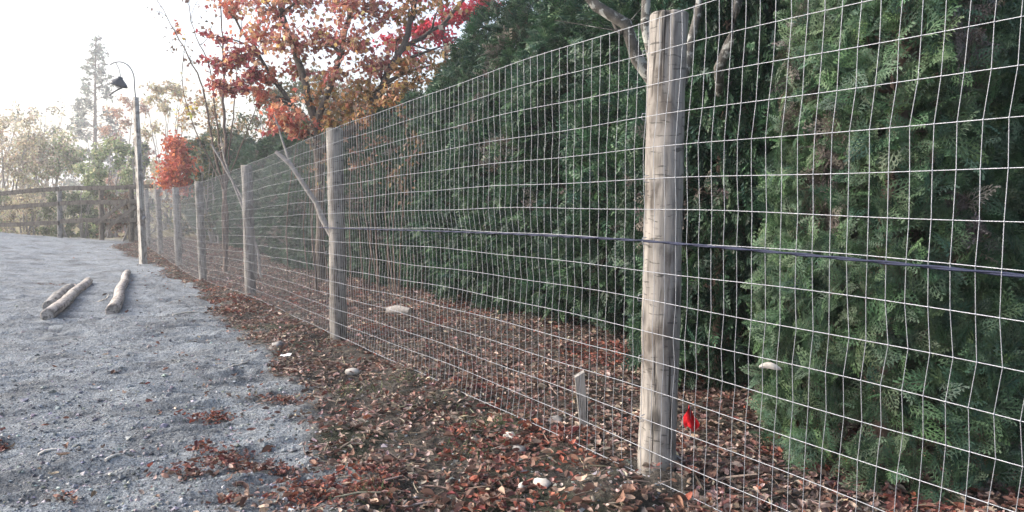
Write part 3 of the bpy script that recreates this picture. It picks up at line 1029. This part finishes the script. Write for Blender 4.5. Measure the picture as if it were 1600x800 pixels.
# ------------------------------------------------------------------ beyond the yard: pale wood behind the rail fence
# spire conifer
b = on_ground(W(148, 380, 70))
st = [([b, W(148, 250, 70), W(149, 120, 70), W(150, 55, 70)], 0.26, 0.04)]
cl = []
for k in range(120):
    f = (k / 119) ** 0.8
    py = 60 + f * 255
    wd = 3 + f ** 0.85 * 66
    a = math.sqrt(rng.uniform(0.05, 1)) * rng.choice([-1, 1])
    a2 = rng.uniform(-1, 1)
    cl.append((W(150 + a * wd, py + abs(a) * wd * 0.30, 70 + a2 * wd / 18), (0.54 + .4 * f, 0.54 + .4 * f, 0.26), int(26 + 26 * f), CONI, 0.36))
build_tree("conifer_tree", "tall thin grey green conifer standing against the white sky", "conifer", b, st, cl, M['bark_red'], M['pale'], LEAF_S, 0.26, hang=0.3, twig_r=0.012, sides=6)


def bush(label, px, py, d, wpx, top, cols, n=26, ls=0.16, bark=None, leaves=60, name="bush"):
    b = on_ground(W(px, py, d))
    st = []; cl = []
    for q in range(9):
        e = W(px + rng.uniform(-.8, .8) * wpx, top + abs(rng.normal()) * (py - top) * .18, d + rng.uniform(-1, 1) * wpx / F * d * .6)
        m = b * 0.45 + e * 0.55 + np.array([0, 0, .3])
        st.append(([b + rng.normal(size=3) * [.2, .2, 0], m, e], 0.02 * d / 20 * 1.6, 0.008))
    for q in range(n):
        f = rng.uniform(0, 1) ** 0.8
        a = rng.uniform(-1, 1)
        p = W(px + a * wpx * math.sqrt(1 - (0.75 * f) ** 2), py + (top - py) * f, d + rng.uniform(-1, 1) * wpx / F * d * .7)
        cl.append((p, wpx / F * d * .32, int(leaves * 2.3), cols, ls))
    return build_tree(name, label, "bush" if name == "bush" else "tree", b, st, cl, bark or M['bark_pale'], M['pale'], LEAF_S, ls, "pale wood beyond the rail fence", 0.008, sides=5)


bush("pale straw coloured bush at the left edge behind the rail fence", 10, 385, 34, 75, 185, TAN, 44, 0.17, leaves=64)
bush("pale tan bush behind the upright of the rail fence", 82, 385, 36, 62, 205, TAN + PALEG, 40, 0.17, leaves=64)
bush("grey tan thin tree rising left of the conifer", 60, 380, 48, 60, 165, TAN + CONI, 20, 0.2, leaves=36, name="far_tree")
bush("pale yellow green bush in front of the conifer", 165, 385, 31, 48, 222, PALEG, 34, 0.16, leaves=80)
bush("dark green bush low behind the rail fence", 130, 385, 29, 34, 290, [(0.07, 0.10, 0.05), (0.1, 0.13, 0.07)], 18, 0.13, leaves=70)
bush("salmon tinted thin tree behind the lamp head", 195, 380, 40, 50, 155, [(0.46, 0.30, 0.24), (0.50, 0.38, 0.30), (0.40, 0.28, 0.22)], 24, 0.2, leaves=46, name="far_tree")
bush("straw coloured tree between lamp post and saplings", 262, 380, 34, 52, 135, TAN + [(0.55, .5, .3)], 28, 0.17, leaves=50, name="far_tree")
bush("grey green bush right behind the lamp post", 218, 385, 27, 26, 225, PALEG + CONI, 16, 0.13, leaves=60)
bush("brown hedge bush at the far corner of the fence", 205, 400, 23.5, 34, 300, BROWNL + [(0.09, .10, .06)], 16, 0.10, leaves=70)
bush("dark evergreen bush behind the small orange tree", 322, 390, 21, 48, 195, [(0.06, .085, .05), (0.09, .12, .06), (0.2, .16, .08)], 26, 0.12, leaves=80)
for k_, (px_, d_, w_, t_, c_) in enumerate([(-20, 27, 42, 300, PALEG + TAN), (45, 28, 45, 304, TAN + [(0.16, .15, .09)]), (95, 26, 32, 306, [(0.09, .12, .06), (.13, .15, .08)]), (178, 26, 28, 296, BROWNL + [(0.08, .12, .06), (0.1, .14, .07)])]):
    bush(["low pale green bush behind the rails at the left edge", "low straw coloured bush between rails, left of the grey fence upright", "low dark bush hugging the grey upright of the rail fence", "low brown bush behind the braced end of the rail fence"][k_], px_, 395, d_, w_, t_, c_, 16, 0.11, leaves=60)
bush("grey twiggy tree far off at the left edge", -10, 380, 55, 60, 175, TAN, 20, 0.22, leaves=40, name="far_tree")
bush("sunlit tan tree far behind the saplings", 330, 380, 30, 60, 150, TAN + OLIVE, 26, 0.17, leaves=44, name="far_tree")
bush("greenish tree far behind the orange maple", 440, 380, 24, 85, 120, [(0.08, .11, .07), (0.13, .14, .07), (0.2, .15, .07)], 32, 0.14, leaves=80, name="far_tree")
bush("brown green tree far behind the brown shrubs", 580, 400, 19, 95, 130, [(0.08, .09, .05), (0.15, .11, .06), (0.22, .15, .08)], 34, 0.12, leaves=80, name="far_tree")

# ------------------------------------------------------------------ rail fence at the back
rf0 = on_ground(W(93, 366, 22.5))
rail_fence = thing("rail_fence", "old dark timber rail fence across the back of the yard", "fence", rf0)


def beam(mb, a, b, h, w):
    a = np.array(a); b = np.array(b)
    d = (b - a) / np.linalg.norm(b - a)
    s = np.cross(d, [0, 0, 1]); s /= np.linalg.norm(s)
    u = np.cross(s, d)
    v = []
    for f in np.linspace(0, 1, 8):
        c = a + (b - a) * f + u * 0.008 * rng.normal()
        for p, q in ((-1, -1), (1, -1), (1, 1), (-1, 1)):
            v.append(c + s * p * w / 2 + u * q * h / 2)
    f = []
    for k in range(7):
        for e in range(4):
            f.append([k * 4 + e, k * 4 + (e + 1) % 4, k * 4 + 4 + (e + 1) % 4, k * 4 + 4 + e])
    f += [[3, 2, 1, 0], [28, 29, 30, 31]]
    mb.add(v, f)


for ya, yb, x0, x1 in [(304, 295, -60, 93), (295, 291, 93, 240), (326, 318, -60, 93), (318, 314, 93, 240), (352, 348, -60, 93), (346, 343, 93, 240)]:
    mb = MB()
    yl = ya if x0 == 93 else ya + (ya - yb) * 0.35
    beam(mb, W(x0 + 1.5, yl, 22.5) - rf0, W(x1 - 1.5, yb, 22.5) - rf0, 0.13, 0.05)
    mb.build("rail", M['rail'], rail_fence, False, False)
for px, top, dx in [(93, 294, 0), (-55, 302, 0), (158, 290, 0), (205, 288, 0)]:
    p = on_ground(W(px, 366, 22.62))
    tz = W(px, top, 22.62)
    mb = MB()
    add_tube(mb, [p - [0, 0, .2] - rf0, (p + tz) / 2 - rf0, tz - rf0], [0.075, 0.072, 0.068], 10, cap=True)
    mb.build("post", M['stake'] if px == 93 else M['rail'], rail_fence, True, False)
for a, b_ in [((150, 350), (200, 312)), ((168, 356), (212, 322))]:
    mb = MB()
    beam(mb, W(a[0], a[1], 22.40) - rf0, W(b_[0], b_[1], 22.40) - rf0, 0.10, 0.04)
    mb.build("brace", M['rail'], rail_fence, False, False)

# ------------------------------------------------------------------ lamp post
lb = Gs(224, 412)
dl = float(np.hypot(lb[0] * 0 + lb[1], 0))
lamp = thing("lamp_post", "square timber lamp post with curved arm and dark hanging shade", "lamp post", lb)


def LW(px, py):
    # point in the lamp's own upright plane
    d = (lb[1]) / (math.cos(PITCH) + (400 - py) / F * math.sin(PITCH))
    return W(px, py, d)


top = LW(212, 152) - lb
mb = MB()
w = 0.060
vv = []
for f in np.linspace(-0.06, 1, 14):
    c = top * f
    for a in range(4):
        an = math.pi / 4 + a * math.pi / 2 - 0.61
        vv.append(c + np.array([math.cos(an), math.sin(an), 0]) * w * 1.41 * (1 - .3 * f))
ff = [[k * 4 + e, k * 4 + (e + 1) % 4, k * 4 + 4 + (e + 1) % 4, k * 4 + 4 + e] for k in range(13) for e in range(4)] + [[52, 53, 54, 55]]
mb.add(vv, ff)
mb.build("pole", M['pole'], lamp, False, False)
mb = MB()
arm = [LW(212, 155), LW(210, 135), LW(208, 115), LW(201, 103), LW(190, 97), LW(178, 98), LW(172, 101)]
arm = np.array(arm) - lb
d_ = np.concatenate([[0], np.cumsum(np.linalg.norm(np.diff(arm, axis=0), axis=1))])
u_ = np.linspace(0, d_[-1], 30)
add_tube(mb, np.column_stack([catmull(u_, d_, arm[:, k]) for k in range(3)]), 0.014, 8, cap=True)
mb.build("arm", M['lamp_arm'], lamp, True, False)
mb = MB()
rod = np.array([LW(181, 98), LW(186, 108), LW(188, 118), LW(188, 124)]) - lb
add_tube(mb, rod, 0.010, 6)
mb.build("hanger", M['lamp_arm'], lamp, True, False)


def lathe(prof, n=24):
    a = np.arange(n) * 2 * np.pi / n
    v = np.array([[r * math.cos(t), r * math.sin(t), z] for r, z in prof for t in a])
    f = [[i * n + j, i * n + (j + 1) % n, (i + 1) * n + (j + 1) % n, (i + 1) * n + j] for i in range(len(prof) - 1) for j in range(n)]
    return v, f


sc_ = LW(188, 122) - lb
tilt = np.array(Matrix.Rotation(R(24), 3, 'Y') @ Matrix.Rotation(R(8), 3, 'X'))
v, f = lathe([(0.001, 0.03), (0.045, 0.025), (0.055, -0.01), (0.10, -0.05), (0.155, -0.10), (0.185, -0.15), (0.180, -0.152), (0.15, -0.105), (0.09, -0.055), (0.02, -0.03)])
mb = MB(); mb.add(v @ tilt.T + sc_, f)
shade = mb.build("lamp_shade", M['lamp_dark'], lamp, True, False)
v, f = lathe([(0.001, -0.035), (0.06, -0.05), (0.095, -0.09), (0.10, -0.14), (0.085, -0.18), (0.05, -0.21), (0.001, -0.22)], 18)
mb = MB(); mb.add(v @ tilt.T + sc_, f)
mb.build("bulb", M['lamp_glass'], shade, True, False)
mb = MB()
add_tube(mb, np.array([LW(195, 138), LW(188, 141), LW(181, 145), LW(175, 150)]) - lb + [0, -0.1, 0], [0.016, 0.018, 0.017, 0.012], 7, cap=True)
mb.build("shade_rim", M['lamp_dark'], shade, True, False)  # dark strip for the open rim of the tilted shade
mb = MB()
add_tube(mb, np.array([LW(226, 340), LW(229, 341)]) - lb + [0, -0.07, 0], [0.05, 0.045], 8, cap=True)
mb.build("switch_box", M['lamp_arm'], lamp, True, False)

# ------------------------------------------------------------------ logs on the gravel
def log(label, a, b, r0, r1, seed):
    A = Gs(*a); B = Gs(*b)
    A[2] += r0 * 0.62; B[2] += r1 * 0.62
    c = (A + B) / 2
    L = np.linalg.norm(B - A)
    n, m = 22, 26
    zs = np.linspace(-L / 2, L / 2, m)
    an = np.arange(n) * 2 * np.pi / n
    AA, ZZ = np.meshgrid(an, zs)
    r = np.interp(ZZ, [-L / 2, L / 2], [r0, r1]) * (1 + 0.03 * np.cos(2 * AA + seed)) + 0.004 * fbm(AA * 2, ZZ * 3, 3, seed)
    v = np.stack([r * np.cos(AA) + 0.012 * np.sin(ZZ * 2 + seed), r * np.sin(AA), ZZ], -1).reshape(-1, 3)
    mb = MB()
    i, j = np.meshgrid(np.arange(m - 1), np.arange(n), indexing='ij')
    i = i.ravel(); j = j.ravel(); k = (j + 1) % n
    mb.add(v, np.column_stack([i * n + j, i * n + k, (i + 1) * n + k, (i + 1) * n + j]))
    for e, sgn in ((0, -1), (m - 1, 1)):
        ring = v[e * n:(e + 1) * n]
        ins = ring * [0.86, 0.86, 1] + [0, 0, sgn * 0.008]
        mb.add(np.vstack([ring, ins]), [[q, (q + 1) % n, n + (q + 1) % n, n + q] for q in range(n)])
        mb.add(np.vstack([ins, ins.mean(0)]), [[q, (q + 1) % n, n] for q in range(n)])
    o = mb.build("log", M['stake' if seed == 2 else 'log'], None, True, False, c)
    o.rotation_mode = 'QUATERNION'
    o.rotation_quaternion = Vector(B - A).to_track_quat('Z', 'Y')
    return tag(o, label, "log", "logs lying on the gravel")


log("middle and longest of three peeled logs lying on the gravel", (77, 503), (138, 443), 0.056, 0.062, 1)
log("short log with a dark end, leftmost of the three on the gravel", (76, 484), (108, 455), 0.062, 0.060, 2)
log("rightmost log on the gravel, nearest the lamp post", (177, 492), (199, 428), 0.062, 0.056, 3)

# ------------------------------------------------------------------ small things
def pebble(r, seed, flat=0.65):
    a = np.linspace(0, np.pi, 8)[:, None]; b = (np.arange(12) * np.pi / 6)[None]
    d = np.stack([np.sin(a) * np.cos(b), np.sin(a) * np.sin(b), np.cos(a) * np.ones_like(b)], -1).reshape(-1, 3)
    n = fbm(d[:, 0] * 1.4 + seed * 3 + d[:, 2], d[:, 1] * 1.4 + seed, 2, seed)
    v = d * (1 + 0.38 * n)[:, None] * r * np.array([1.15, 0.85, flat])
    f = [[i * 12 + j, i * 12 + (j + 1) % 12, (i + 1) * 12 + (j + 1) % 12, (i + 1) * 12 + j] for i in range(7) for j in range(12)]
    return v, f


for k, (px, py, r, m, lab) in enumerate([
        (550, 586, .030, 'stone', "round pale stone among leaves just left of the mesh foot"),
        (816, 766, .022, 'stone', "smaller pale stone of the pair below the front post"),
        (846, 768, .030, 'stone', "larger pale stone of the pair below the front post"),
        (434, 544, .045, 'rock', "flat grey rock at the edge of the gravel below the second post"),
        (797, 688, .026, 'stone', "oval pale stone in the leaves below the mesh"),
        (744, 690, .018, 'stone', "small pale stone beside the mossy patch"),
        (112, 366, .16, 'stone', "pale boulder on the far rise by the rail fence"),
        (140, 367, .10, 'rock', "small grey boulder on the far rise"),
        (868, 664, .035, 'rock', "grey stone under the bottom wire near the front post"),
        (812, 707, .028, 'rock', "brown grey stone right of the oval pale stone"),
        (1055, 752, .03, 'rock', "pale stone at the foot of the front post")]):
    p = Gs(px, py)
    v, f = pebble(r, k + 2, 0.6)
    mb = MB(); mb.add(v, f)
    o = mb.build("stone", M[m], None, True, False, p + [0, 0, r * 0.25 + (0.008 if r < .06 else 0)])
    o.rotation_euler[2] = k * 1.3
    tag(o, lab, "stone", "stones on the ground")

# bit of white litter
p = Gs(446, 568)
mb = MB()
q = 0.032
g = np.linspace(-1, 1, 5)
vv = np.array([[x * q * 1.1, y * q * .62, 0.006 + 0.006 * math.sin(x * 2.2) + 0.008 * max(0, y) + t * .002] for t in (0, 1) for y in g for x in g])
ff = []
for i in range(4):
    for j in range(4):
        a = i * 5 + j
        ff.append([25 + a, 25 + a + 1, 25 + a + 6, 25 + a + 5]); ff.append([a + 5, a + 6, a + 1, a])
mb.add(vv, ff)
tag(mb.build("litter_scrap", M['white'], None, False, False, p + [0, 0, 0.02]), "small white scrap of litter on the gravel edge", "litter")

# red flag behind the front post
p = Gs(1086, 705) * 0
p = W(1078, 655, 2.95)
gb = on_ground(p)
flag = thing("marker_flag", "red plastic marker flag low behind the front post", "flag", gb)
h = p[2] - gb[2]
mb = MB(); add_tube(mb, [(0.008, 0, -0.02), (0.004, 0, h * .6), (0, 0, h + 0.055)], 0.0022, 5)
mb.build("wire_stem", M['wire'], flag, True, False)
mb = MB()
vv = []; n = 7
for t in (0, 1):
    for i in range(n):
        for j in range(n):
            u = j / (n - 1); w_ = i / (n - 1)
            x = (u - 0.42) * 0.062 * (0.25 + 0.75 * math.sin(math.pi * min(1, w_ * 0.85 + 0.12)))
            z = h - 0.045 + 0.095 * w_ - 0.02 * u * w_ + 0.012 * math.sin(u * 5)
            vv.append((x, 0.016 * math.sin(u * 8 + w_ * 5) + t * 0.0015, z))
ff = [[t * 49 + i * 7 + j, t * 49 + i * 7 + j + 1, t * 49 + i * 7 + j + 8, t * 49 + i * 7 + j + 7] for t in (0, 1) for i in range(6) for j in range(6)]
mb.add(vv, ff)
mb.build("pennant", M['red'], flag, True, False)

# grey stake behind the mesh
A = Gs(918, 655 + 2); a0 = W(915, 656, 3.12); a0[2] = gsurf(a0[0], a0[1])
a1 = W(905, 584, 3.12)
stake = MB()
dv = a1 - a0
vv = []
for f in np.linspace(-0.15, 1, 8):
    for x_, y_ in ((-1, -1), (1, -1), (1, 1), (-1, 1)):
        vv.append(dv * f + np.array([x_ * .020 * (1 + .04 * rng.normal()), y_ * .02, 0.012 * x_ * (f > .95)]))
ff = [[k * 4 + e, k * 4 + (e + 1) % 4, k * 4 + 4 + (e + 1) % 4, k * 4 + 4 + e] for k in range(7) for e in range(4)] + [[28, 29, 30, 31]]
stake.add(vv, ff)
tag(stake.build("stake", M['stake'], None, False, False, a0), "short grey wooden stake leaning in the leaves behind the mesh", "stake")

# pale dead leaf caught in the bright cedar
c1 = W(1205, 575, 2.42)
mb = MB()
vv = []
for t_ in (0, 1):
    for q in range(9):
        u = q / 8
        w_ = 0.011 * math.sin(math.pi * min(1, u * .93 + .05)) ** .7
        for e in (-1, 0, 1):
            vv.append(((u - .5) * .074, 0.006 * math.cos(u * 5) + .006 * abs(e) + t_ * .001, e * w_ + 0.008 * math.sin(u * 4)))
mb.add(vv, [[t_ * 27 + q * 3 + e, t_ * 27 + q * 3 + e + 1, t_ * 27 + q * 3 + e + 4, t_ * 27 + q * 3 + e + 3] for t_ in (0, 1) for q in range(8) for e in (0, 1)])
tag(mb.build("caught_leaf", M['dry_stick'], None, True, False, c1), "pale dead leaf caught in the left side of the bright cedar", "leaf")

# low pale stump of wood behind the mesh right of the second post
A = Gs(612, 447); B = Gs(672, 452)
A = W(606, 436, 7.0); B = W(640, 441, 6.9)
A[2] = gsurf(A[0], A[1]) + .07; B[2] = gsurf(B[0], B[1]) + .06
mb = MB(); add_tube(mb, [(0, 0, 0), (B - A) * .4 + [0, 0, .012], (B - A)], [.04, .048, .03], 12, cap=True)
tag(mb.build("rotten_log", M['bark_pale'], None, True, False, A), "low pale rotten log behind the mesh right of the second post", "log")

# sticks
for k, (a, b_, r, m, lab) in enumerate([((350, 581), (387, 570), .006, 'dry_stick', "thin pale stick on the gravel beside the leaf strip"),
                                        ((165, 727), (188, 720), .006, 'dry_stick', "short white stick on the near gravel"),
                                        ((548, 672), (600, 684), .010, 'bark_red', "brown stick in the leaf strip below the mesh"),
                                        ((150, 473), (172, 466), .008, 'dry_stick', "pale splinter between the two long logs"),
                                        ((270, 496), (322, 490), .007, 'dry_stick', "pale stick lying across the gravel right of the logs"),
                                        ((0, 716), (40, 711), .005, 'dry_stick', "pale root end on the gravel at the left edge"),
                                        ((60, 706), (130, 694), .006, 'dry_stick', "long pale root showing through the near gravel"),
                                        ((780, 732), (905, 712), .005, 'bark_red', "thin twig across the soil below the front post")]):
    A, B = Gs(*a), Gs(*b_)
    mid = (A + B) / 2 + np.array([0, 0.01, 0.004])
    mid[2] = max(mid[2], gsurf(mid[0], mid[1]) + r * 0.7)
    A[2] += r; B[2] += r
    mb = MB()
    pth = bez(A, mid * 2 - (A + B) / 2, B, 9)
    pth[:, 2] = np.maximum(pth[:, 2], gsurf(pth[:, 0], pth[:, 1]) + r * 1.0)
    add_tube(mb, pth - mid, np.linspace(r, r * .6, 9) * (1 + .1 * rng.normal(size=9)), 7, cap=True)
    tag(mb.build("stick", M[m], None, True, False, mid), lab, "stick", "sticks on the ground")

# ------------------------------------------------------------------ leaf litter
def dry_leaf(curl, fold, n=4):
    V = []; Fc = []
    for i in range(n):
        y = i / (n - 1)
        w = 0.25 * math.sin(math.pi * min(1, y * 0.92 + 0.06)) ** 0.8
        zc = curl * (y - 0.5) ** 2
        for x in (-1, 0, 1):
            V.append((x * w, y - 0.5, zc + fold * abs(x) * w + (0.04 * math.sin(7 * y + x))))
    for i in range(n - 1):
        for j in (0, 1):
            Fc.append([i * 3 + j, i * 3 + j + 1, i * 3 + 3 + j + 1, i * 3 + 3 + j])
    return np.array(V), np.array(Fc)


LIT = [dry_leaf(0.6, 0.9), dry_leaf(1.2, 0.3), dry_leaf(-0.6, -0.5), dry_leaf(0.3, 1.5)]
DRY = [(0.155, 0.098, 0.08), (0.20, 0.135, 0.112), (0.11, 0.068, 0.056), (0.28, 0.21, 0.18), (0.15, 0.075, 0.06), (0.09, 0.06, 0.052), (0.42, 0.33, 0.28), (0.33, 0.24, 0.20), (0.16, 0.118, 0.105), (0.18, 0.088, 0.068), (0.13, 0.10, 0.09)]
RED = [(0.19, 0.068, 0.052), (0.24, 0.085, 0.055), (0.14, 0.052, 0.046), (0.17, 0.085, 0.070)]

BARE = [(Wg(a, b_), c, d) for a, b_, c, d in [(700, 730, .16, .14), (930, 765, .25, .16), (600, 610, .22, .3), (640, 690, .15, .14), (545, 560, .15, .3), (750, 660, .14, .12), (860, 730, .14, .12)]]
# where leaves lie: fence coordinates sampled denser near the camera
def litter_points(n):
    y = 1.2 * (24 / 1.2) ** (rng.uniform(0, 1, n) ** 1.25)
    s = rng.uniform(-1.5, 2.4, n)
    x = fence_x(y) + s / FN[0]
    m = soil_mask(x, y)
    cov = np.clip(0.5 + 0.5 * sstep(-0.5, 0.35, fbm(x * 2.1, y * 2.1, 3, 61)), 0, 1)
    cov = np.where(s > 0.05, 0.45 + 0.5 * cov, cov)
    for (p, a, b_) in BARE:
        cov = cov * (1 - 0.88 * np.exp(-(((x - p[0]) / a) ** 2 + ((y - p[1]) / b_) ** 2)))
    k = rng.uniform(size=n) < m * cov
    return x[k], y[k]


xs, ys = litter_points(135000)
ex, ey = [], []
for (p, a, b_) in DR:
    k = int(5200 * a * b_ * 3.1 + 10) if p[1] < 4.5 else int(300 * a * b_ * 3 + 20)
    ex.append(p[0] + rng.normal(size=k) * a * .6); ey.append(p[1] + rng.normal(size=k) * b_ * .6)
# singles blown over the gravel
k = 260
yy = 2.0 * (20 / 2.0) ** rng.uniform(0, 1, k); ss = -strip_w(yy) - np.abs(rng.normal(0, 0.5, k))
ex.append(fence_x(yy) + ss / FN[0]); ey.append(yy)
xs = np.concatenate([xs] + ex); ys = np.concatenate([ys] + ey)
n = len(xs)
zs = gsurf(xs, ys)
size = (0.016 + 0.042 * rng.beta(1.3, 3.0, n)) * np.where(ys > 7, 1.25, 1.0) * np.where(drift_mask(xs, ys) > 0.3, 0.8, 1)
sdn = sdist(xs, ys)
tuft = fbm(xs * 1.7, ys * 1.7, 3, 71)
colr = pick(DRY, n, 0.2)
redm = (tuft > 0.55) & (rng.uniform(size=n) < .7) | (rng.uniform(size=n) < 0.05) | (drift_mask(xs, ys) > 0.5) & (rng.uniform(size=n) < .55)
for (p_, r_) in [(Wg(795, 640), .20), (Wg(530, 765), .22), (Wg(760, 610), .15), (Wg(330, 655), .2), (Wg(960, 560), .35), (Wg(360, 470), .5)]:
    redm |= (np.hypot(xs - p_[0], ys - p_[1]) < r_ * rng.uniform(.3, 1.2, n)) & (rng.uniform(size=n) < .8)
colr[redm] = pick(RED, redm.sum(), 0.2)
tilt_ = rng.normal(0, 0.45, (n, 3)); tilt_[:, 2] = 1
ang = rng.uniform(0, 2 * np.pi, n)
tip = np.column_stack([np.cos(ang), np.sin(ang), rng.normal(0, .25, n)])
rot = frames(tip, tilt_)
pos = np.column_stack([xs, ys, zs + rng.uniform(0.002, 0.03, n)])
# the ones that show largest become leaves of their own
depth = ys
inview = (np.abs(xs / ys) < 0.70) & (zs - CAMZ + 0.0 > -0.47 * ys) & (ys > 2.05)
vis = inview & (sdn < -0.02)
score = np.where(vis, size / ys * (0.8 + 0.4 * (zs + 0.0 - zs)), -1)
idx = np.argsort(-score)[:240]
single = np.zeros(n, bool); single[idx] = True
which = rng.integers(0, 4, n)
mb = MB()
for q in range(4):
    k = (which == q) & ~single
    scatter(mb, LIT[q][0], LIT[q][1], pos[k], rot[k], size[k], colr[k])
lo = tag(mb.build("leaf_litter", M['litter'], None, False), "brown and red fallen leaves carpeting the ground along the fence", "leaf litter", kind="stuff")
SHADES = [("dark brown", (0.13, 0.075, 0.058)), ("mid brown", (0.22, 0.125, 0.09)), ("pale tan", (0.36, 0.26, 0.20)), ("rust red", (0.28, 0.085, 0.055))]
lm_ = {}
for q in range(4):
    for c_, (nm, cc) in enumerate(SHADES):
        for v_ in range(3):
            t = MB()
            f_ = (0.85, 1.0, 1.15)[v_]
            t.add(LIT[q][0], LIT[q][1], np.clip(np.array(cc) * f_, 0, 1))
            me = t.mesh("fallen_leaf", False)
            me.materials.append(M['litter'])
            lm_[(q, c_, v_)] = me
for j in idx:
    c_ = int(np.argmin([np.linalg.norm(np.array(s[1]) - colr[j]) for s in SHADES]))
    o = mobj("fallen_leaf", lm_[(int(which[j]), c_, int(rng.integers(0, 3)))], None)
    o.matrix_world = Matrix.Translation(Vector(pos[j] + [0, 0, 0.006])) @ Matrix(rot[j].tolist()).to_4x4() @ Matrix.Scale(float(size[j]) * 1.05, 4)
    place = "on the leaf strip in the foreground" if soil_mask(pos[j, 0], pos[j, 1]) > 0.5 else "on the near gravel"
    tag(o, f"{SHADES[c_][0]} curled fallen leaf lying {place}", "leaf", f"{SHADES[c_][0]} leaves {place}")

# broken twigs and needles in the litter
k = 5200
yy = 1.9 * (9 / 1.9) ** rng.uniform(0, 1, k); ss = rng.uniform(-1.25, 1.6, k)
xx = fence_x(yy) + ss / FN[0]
m = rng.uniform(size=k) < np.clip(soil_mask(xx, yy), 0.02, 1)
xx, yy = xx[m], yy[m]; k = len(xx)
mb = MB()
tw_v, tw_f = tube([(0, -.5, 0), (0.04, 0, 0.03), (0, .5, 0)], [0.025, 0.03, 0.02], 3)
an_ = rng.uniform(0, 6.28, k)
scatter(mb, tw_v, tw_f, np.column_stack([xx, yy, gsurf(xx, yy) + rng.uniform(.004, .026, k)]), frames(np.column_stack([np.cos(an_), np.sin(an_), rng.normal(0, .2, k)]), np.tile([[0, 0, 1.0]], (k, 1))),
        0.02 + rng.gamma(2, 0.018, k), pick([(0.10, .08, .065), (0.20, .16, .13), (0.06, .05, .04), (0.3, .25, .2)], k))
tag(mb.build("twig_debris", M['litter'], None, True), "fine broken twigs mixed into the fallen leaves", "twigs", kind="stuff")

# loose gravel grains
k = 26000
yy = 1.9 * (12 / 1.9) ** rng.uniform(0, 1, k)
xx = rng.uniform(-0.75, 0.35, k) * yy
m = (rng.uniform(size=k) > soil_mask(xx, yy) * 0.75) & (sdist(xx, yy) < 0.1)
xx, yy = xx[m], yy[m]
k = len(xx)
oc = kv * np.array([1, .8, .55])
mb = MB()
c = pick([(0.22, 0.228, 0.245), (0.16, 0.165, 0.18), (0.30, 0.305, 0.32), (0.09, 0.094, 0.10), (0.27, 0.26, 0.25)], k, 0.2)
scatter(mb, oc, kf, np.column_stack([xx, yy, gsurf(xx, yy) + 0.001]), frames(runit(k) * [1, 1, .3], np.array([[0, 0, 1.0]]) + .3 * rng.normal(size=(k, 3))),
        rng.gamma(2.0, 0.0022, k) + 0.002 + (rng.uniform(size=k) < 0.03) * rng.uniform(.004, .012, k), c)
tag(mb.build("loose_gravel", M['grain'], None, False), "loose grey gravel grains strewn over the yard", "gravel", kind="stuff")

# sparse moss and grass in the leaf strip
pts = []
for px, py, r, n in [(575, 782, .12, 170), (760, 668, .16, 260), (640, 600, .15, 120), (745, 700, .15, 140), (560, 612, .2, 120), (690, 640, .2, 120)]:
    p = Gs(px, py)
    pts.append(np.column_stack([p[0] + rng.normal(size=n) * r * .5, p[1] + rng.normal(size=n) * r * .5]))
pts = np.concatenate(pts)
n = len(pts)
blade = (np.array([[-0.05, 0, 0], [0.05, 0, 0], [0.035, 0.55, 0.03], [-0.035, 0.55, 0.03], [0, 1, -0.12]], float), np.array([[0, 1, 2], [0, 2, 3], [3, 2, 4]]))
mb = MB()
scatter(mb, blade[0], blade[1], np.column_stack([pts, gsurf(pts[:, 0], pts[:, 1]) - .003]), frames(runit(n) * .8 + [0, 0, .8], runit(n)), rng.uniform(.025, .06, n),
        pick([(0.06, .085, .035), (0.09, .11, .05), (0.13, .13, .07)], n))
tag(mb.build("grass", M['litter'], None, False), "thin tufts of grass and moss in the leaf strip", "grass", kind="stuff")

# ------------------------------------------------------------------ haze
hz, nt, bs, out = new_mat("haze")
nt.nodes.remove(bs)
pv = N(nt, "ShaderNodeVolumePrincipled")
pv.inputs["Color"].default_value = (0.93, 0.96, 1.0, 1)
pv.inputs["Density"].default_value = 0.0030
pv.inputs["Anisotropy"].default_value = 0.35
nt.links.new(pv.outputs[0], out.inputs["Volume"])
mb = MB()
v, f = box_vf((0, 200, 5.5), (820 + 10, 540 + 40, 20))
mb.add(v, f)
tag(mb.build("haze", hz, None, False, False), kind="stuff")
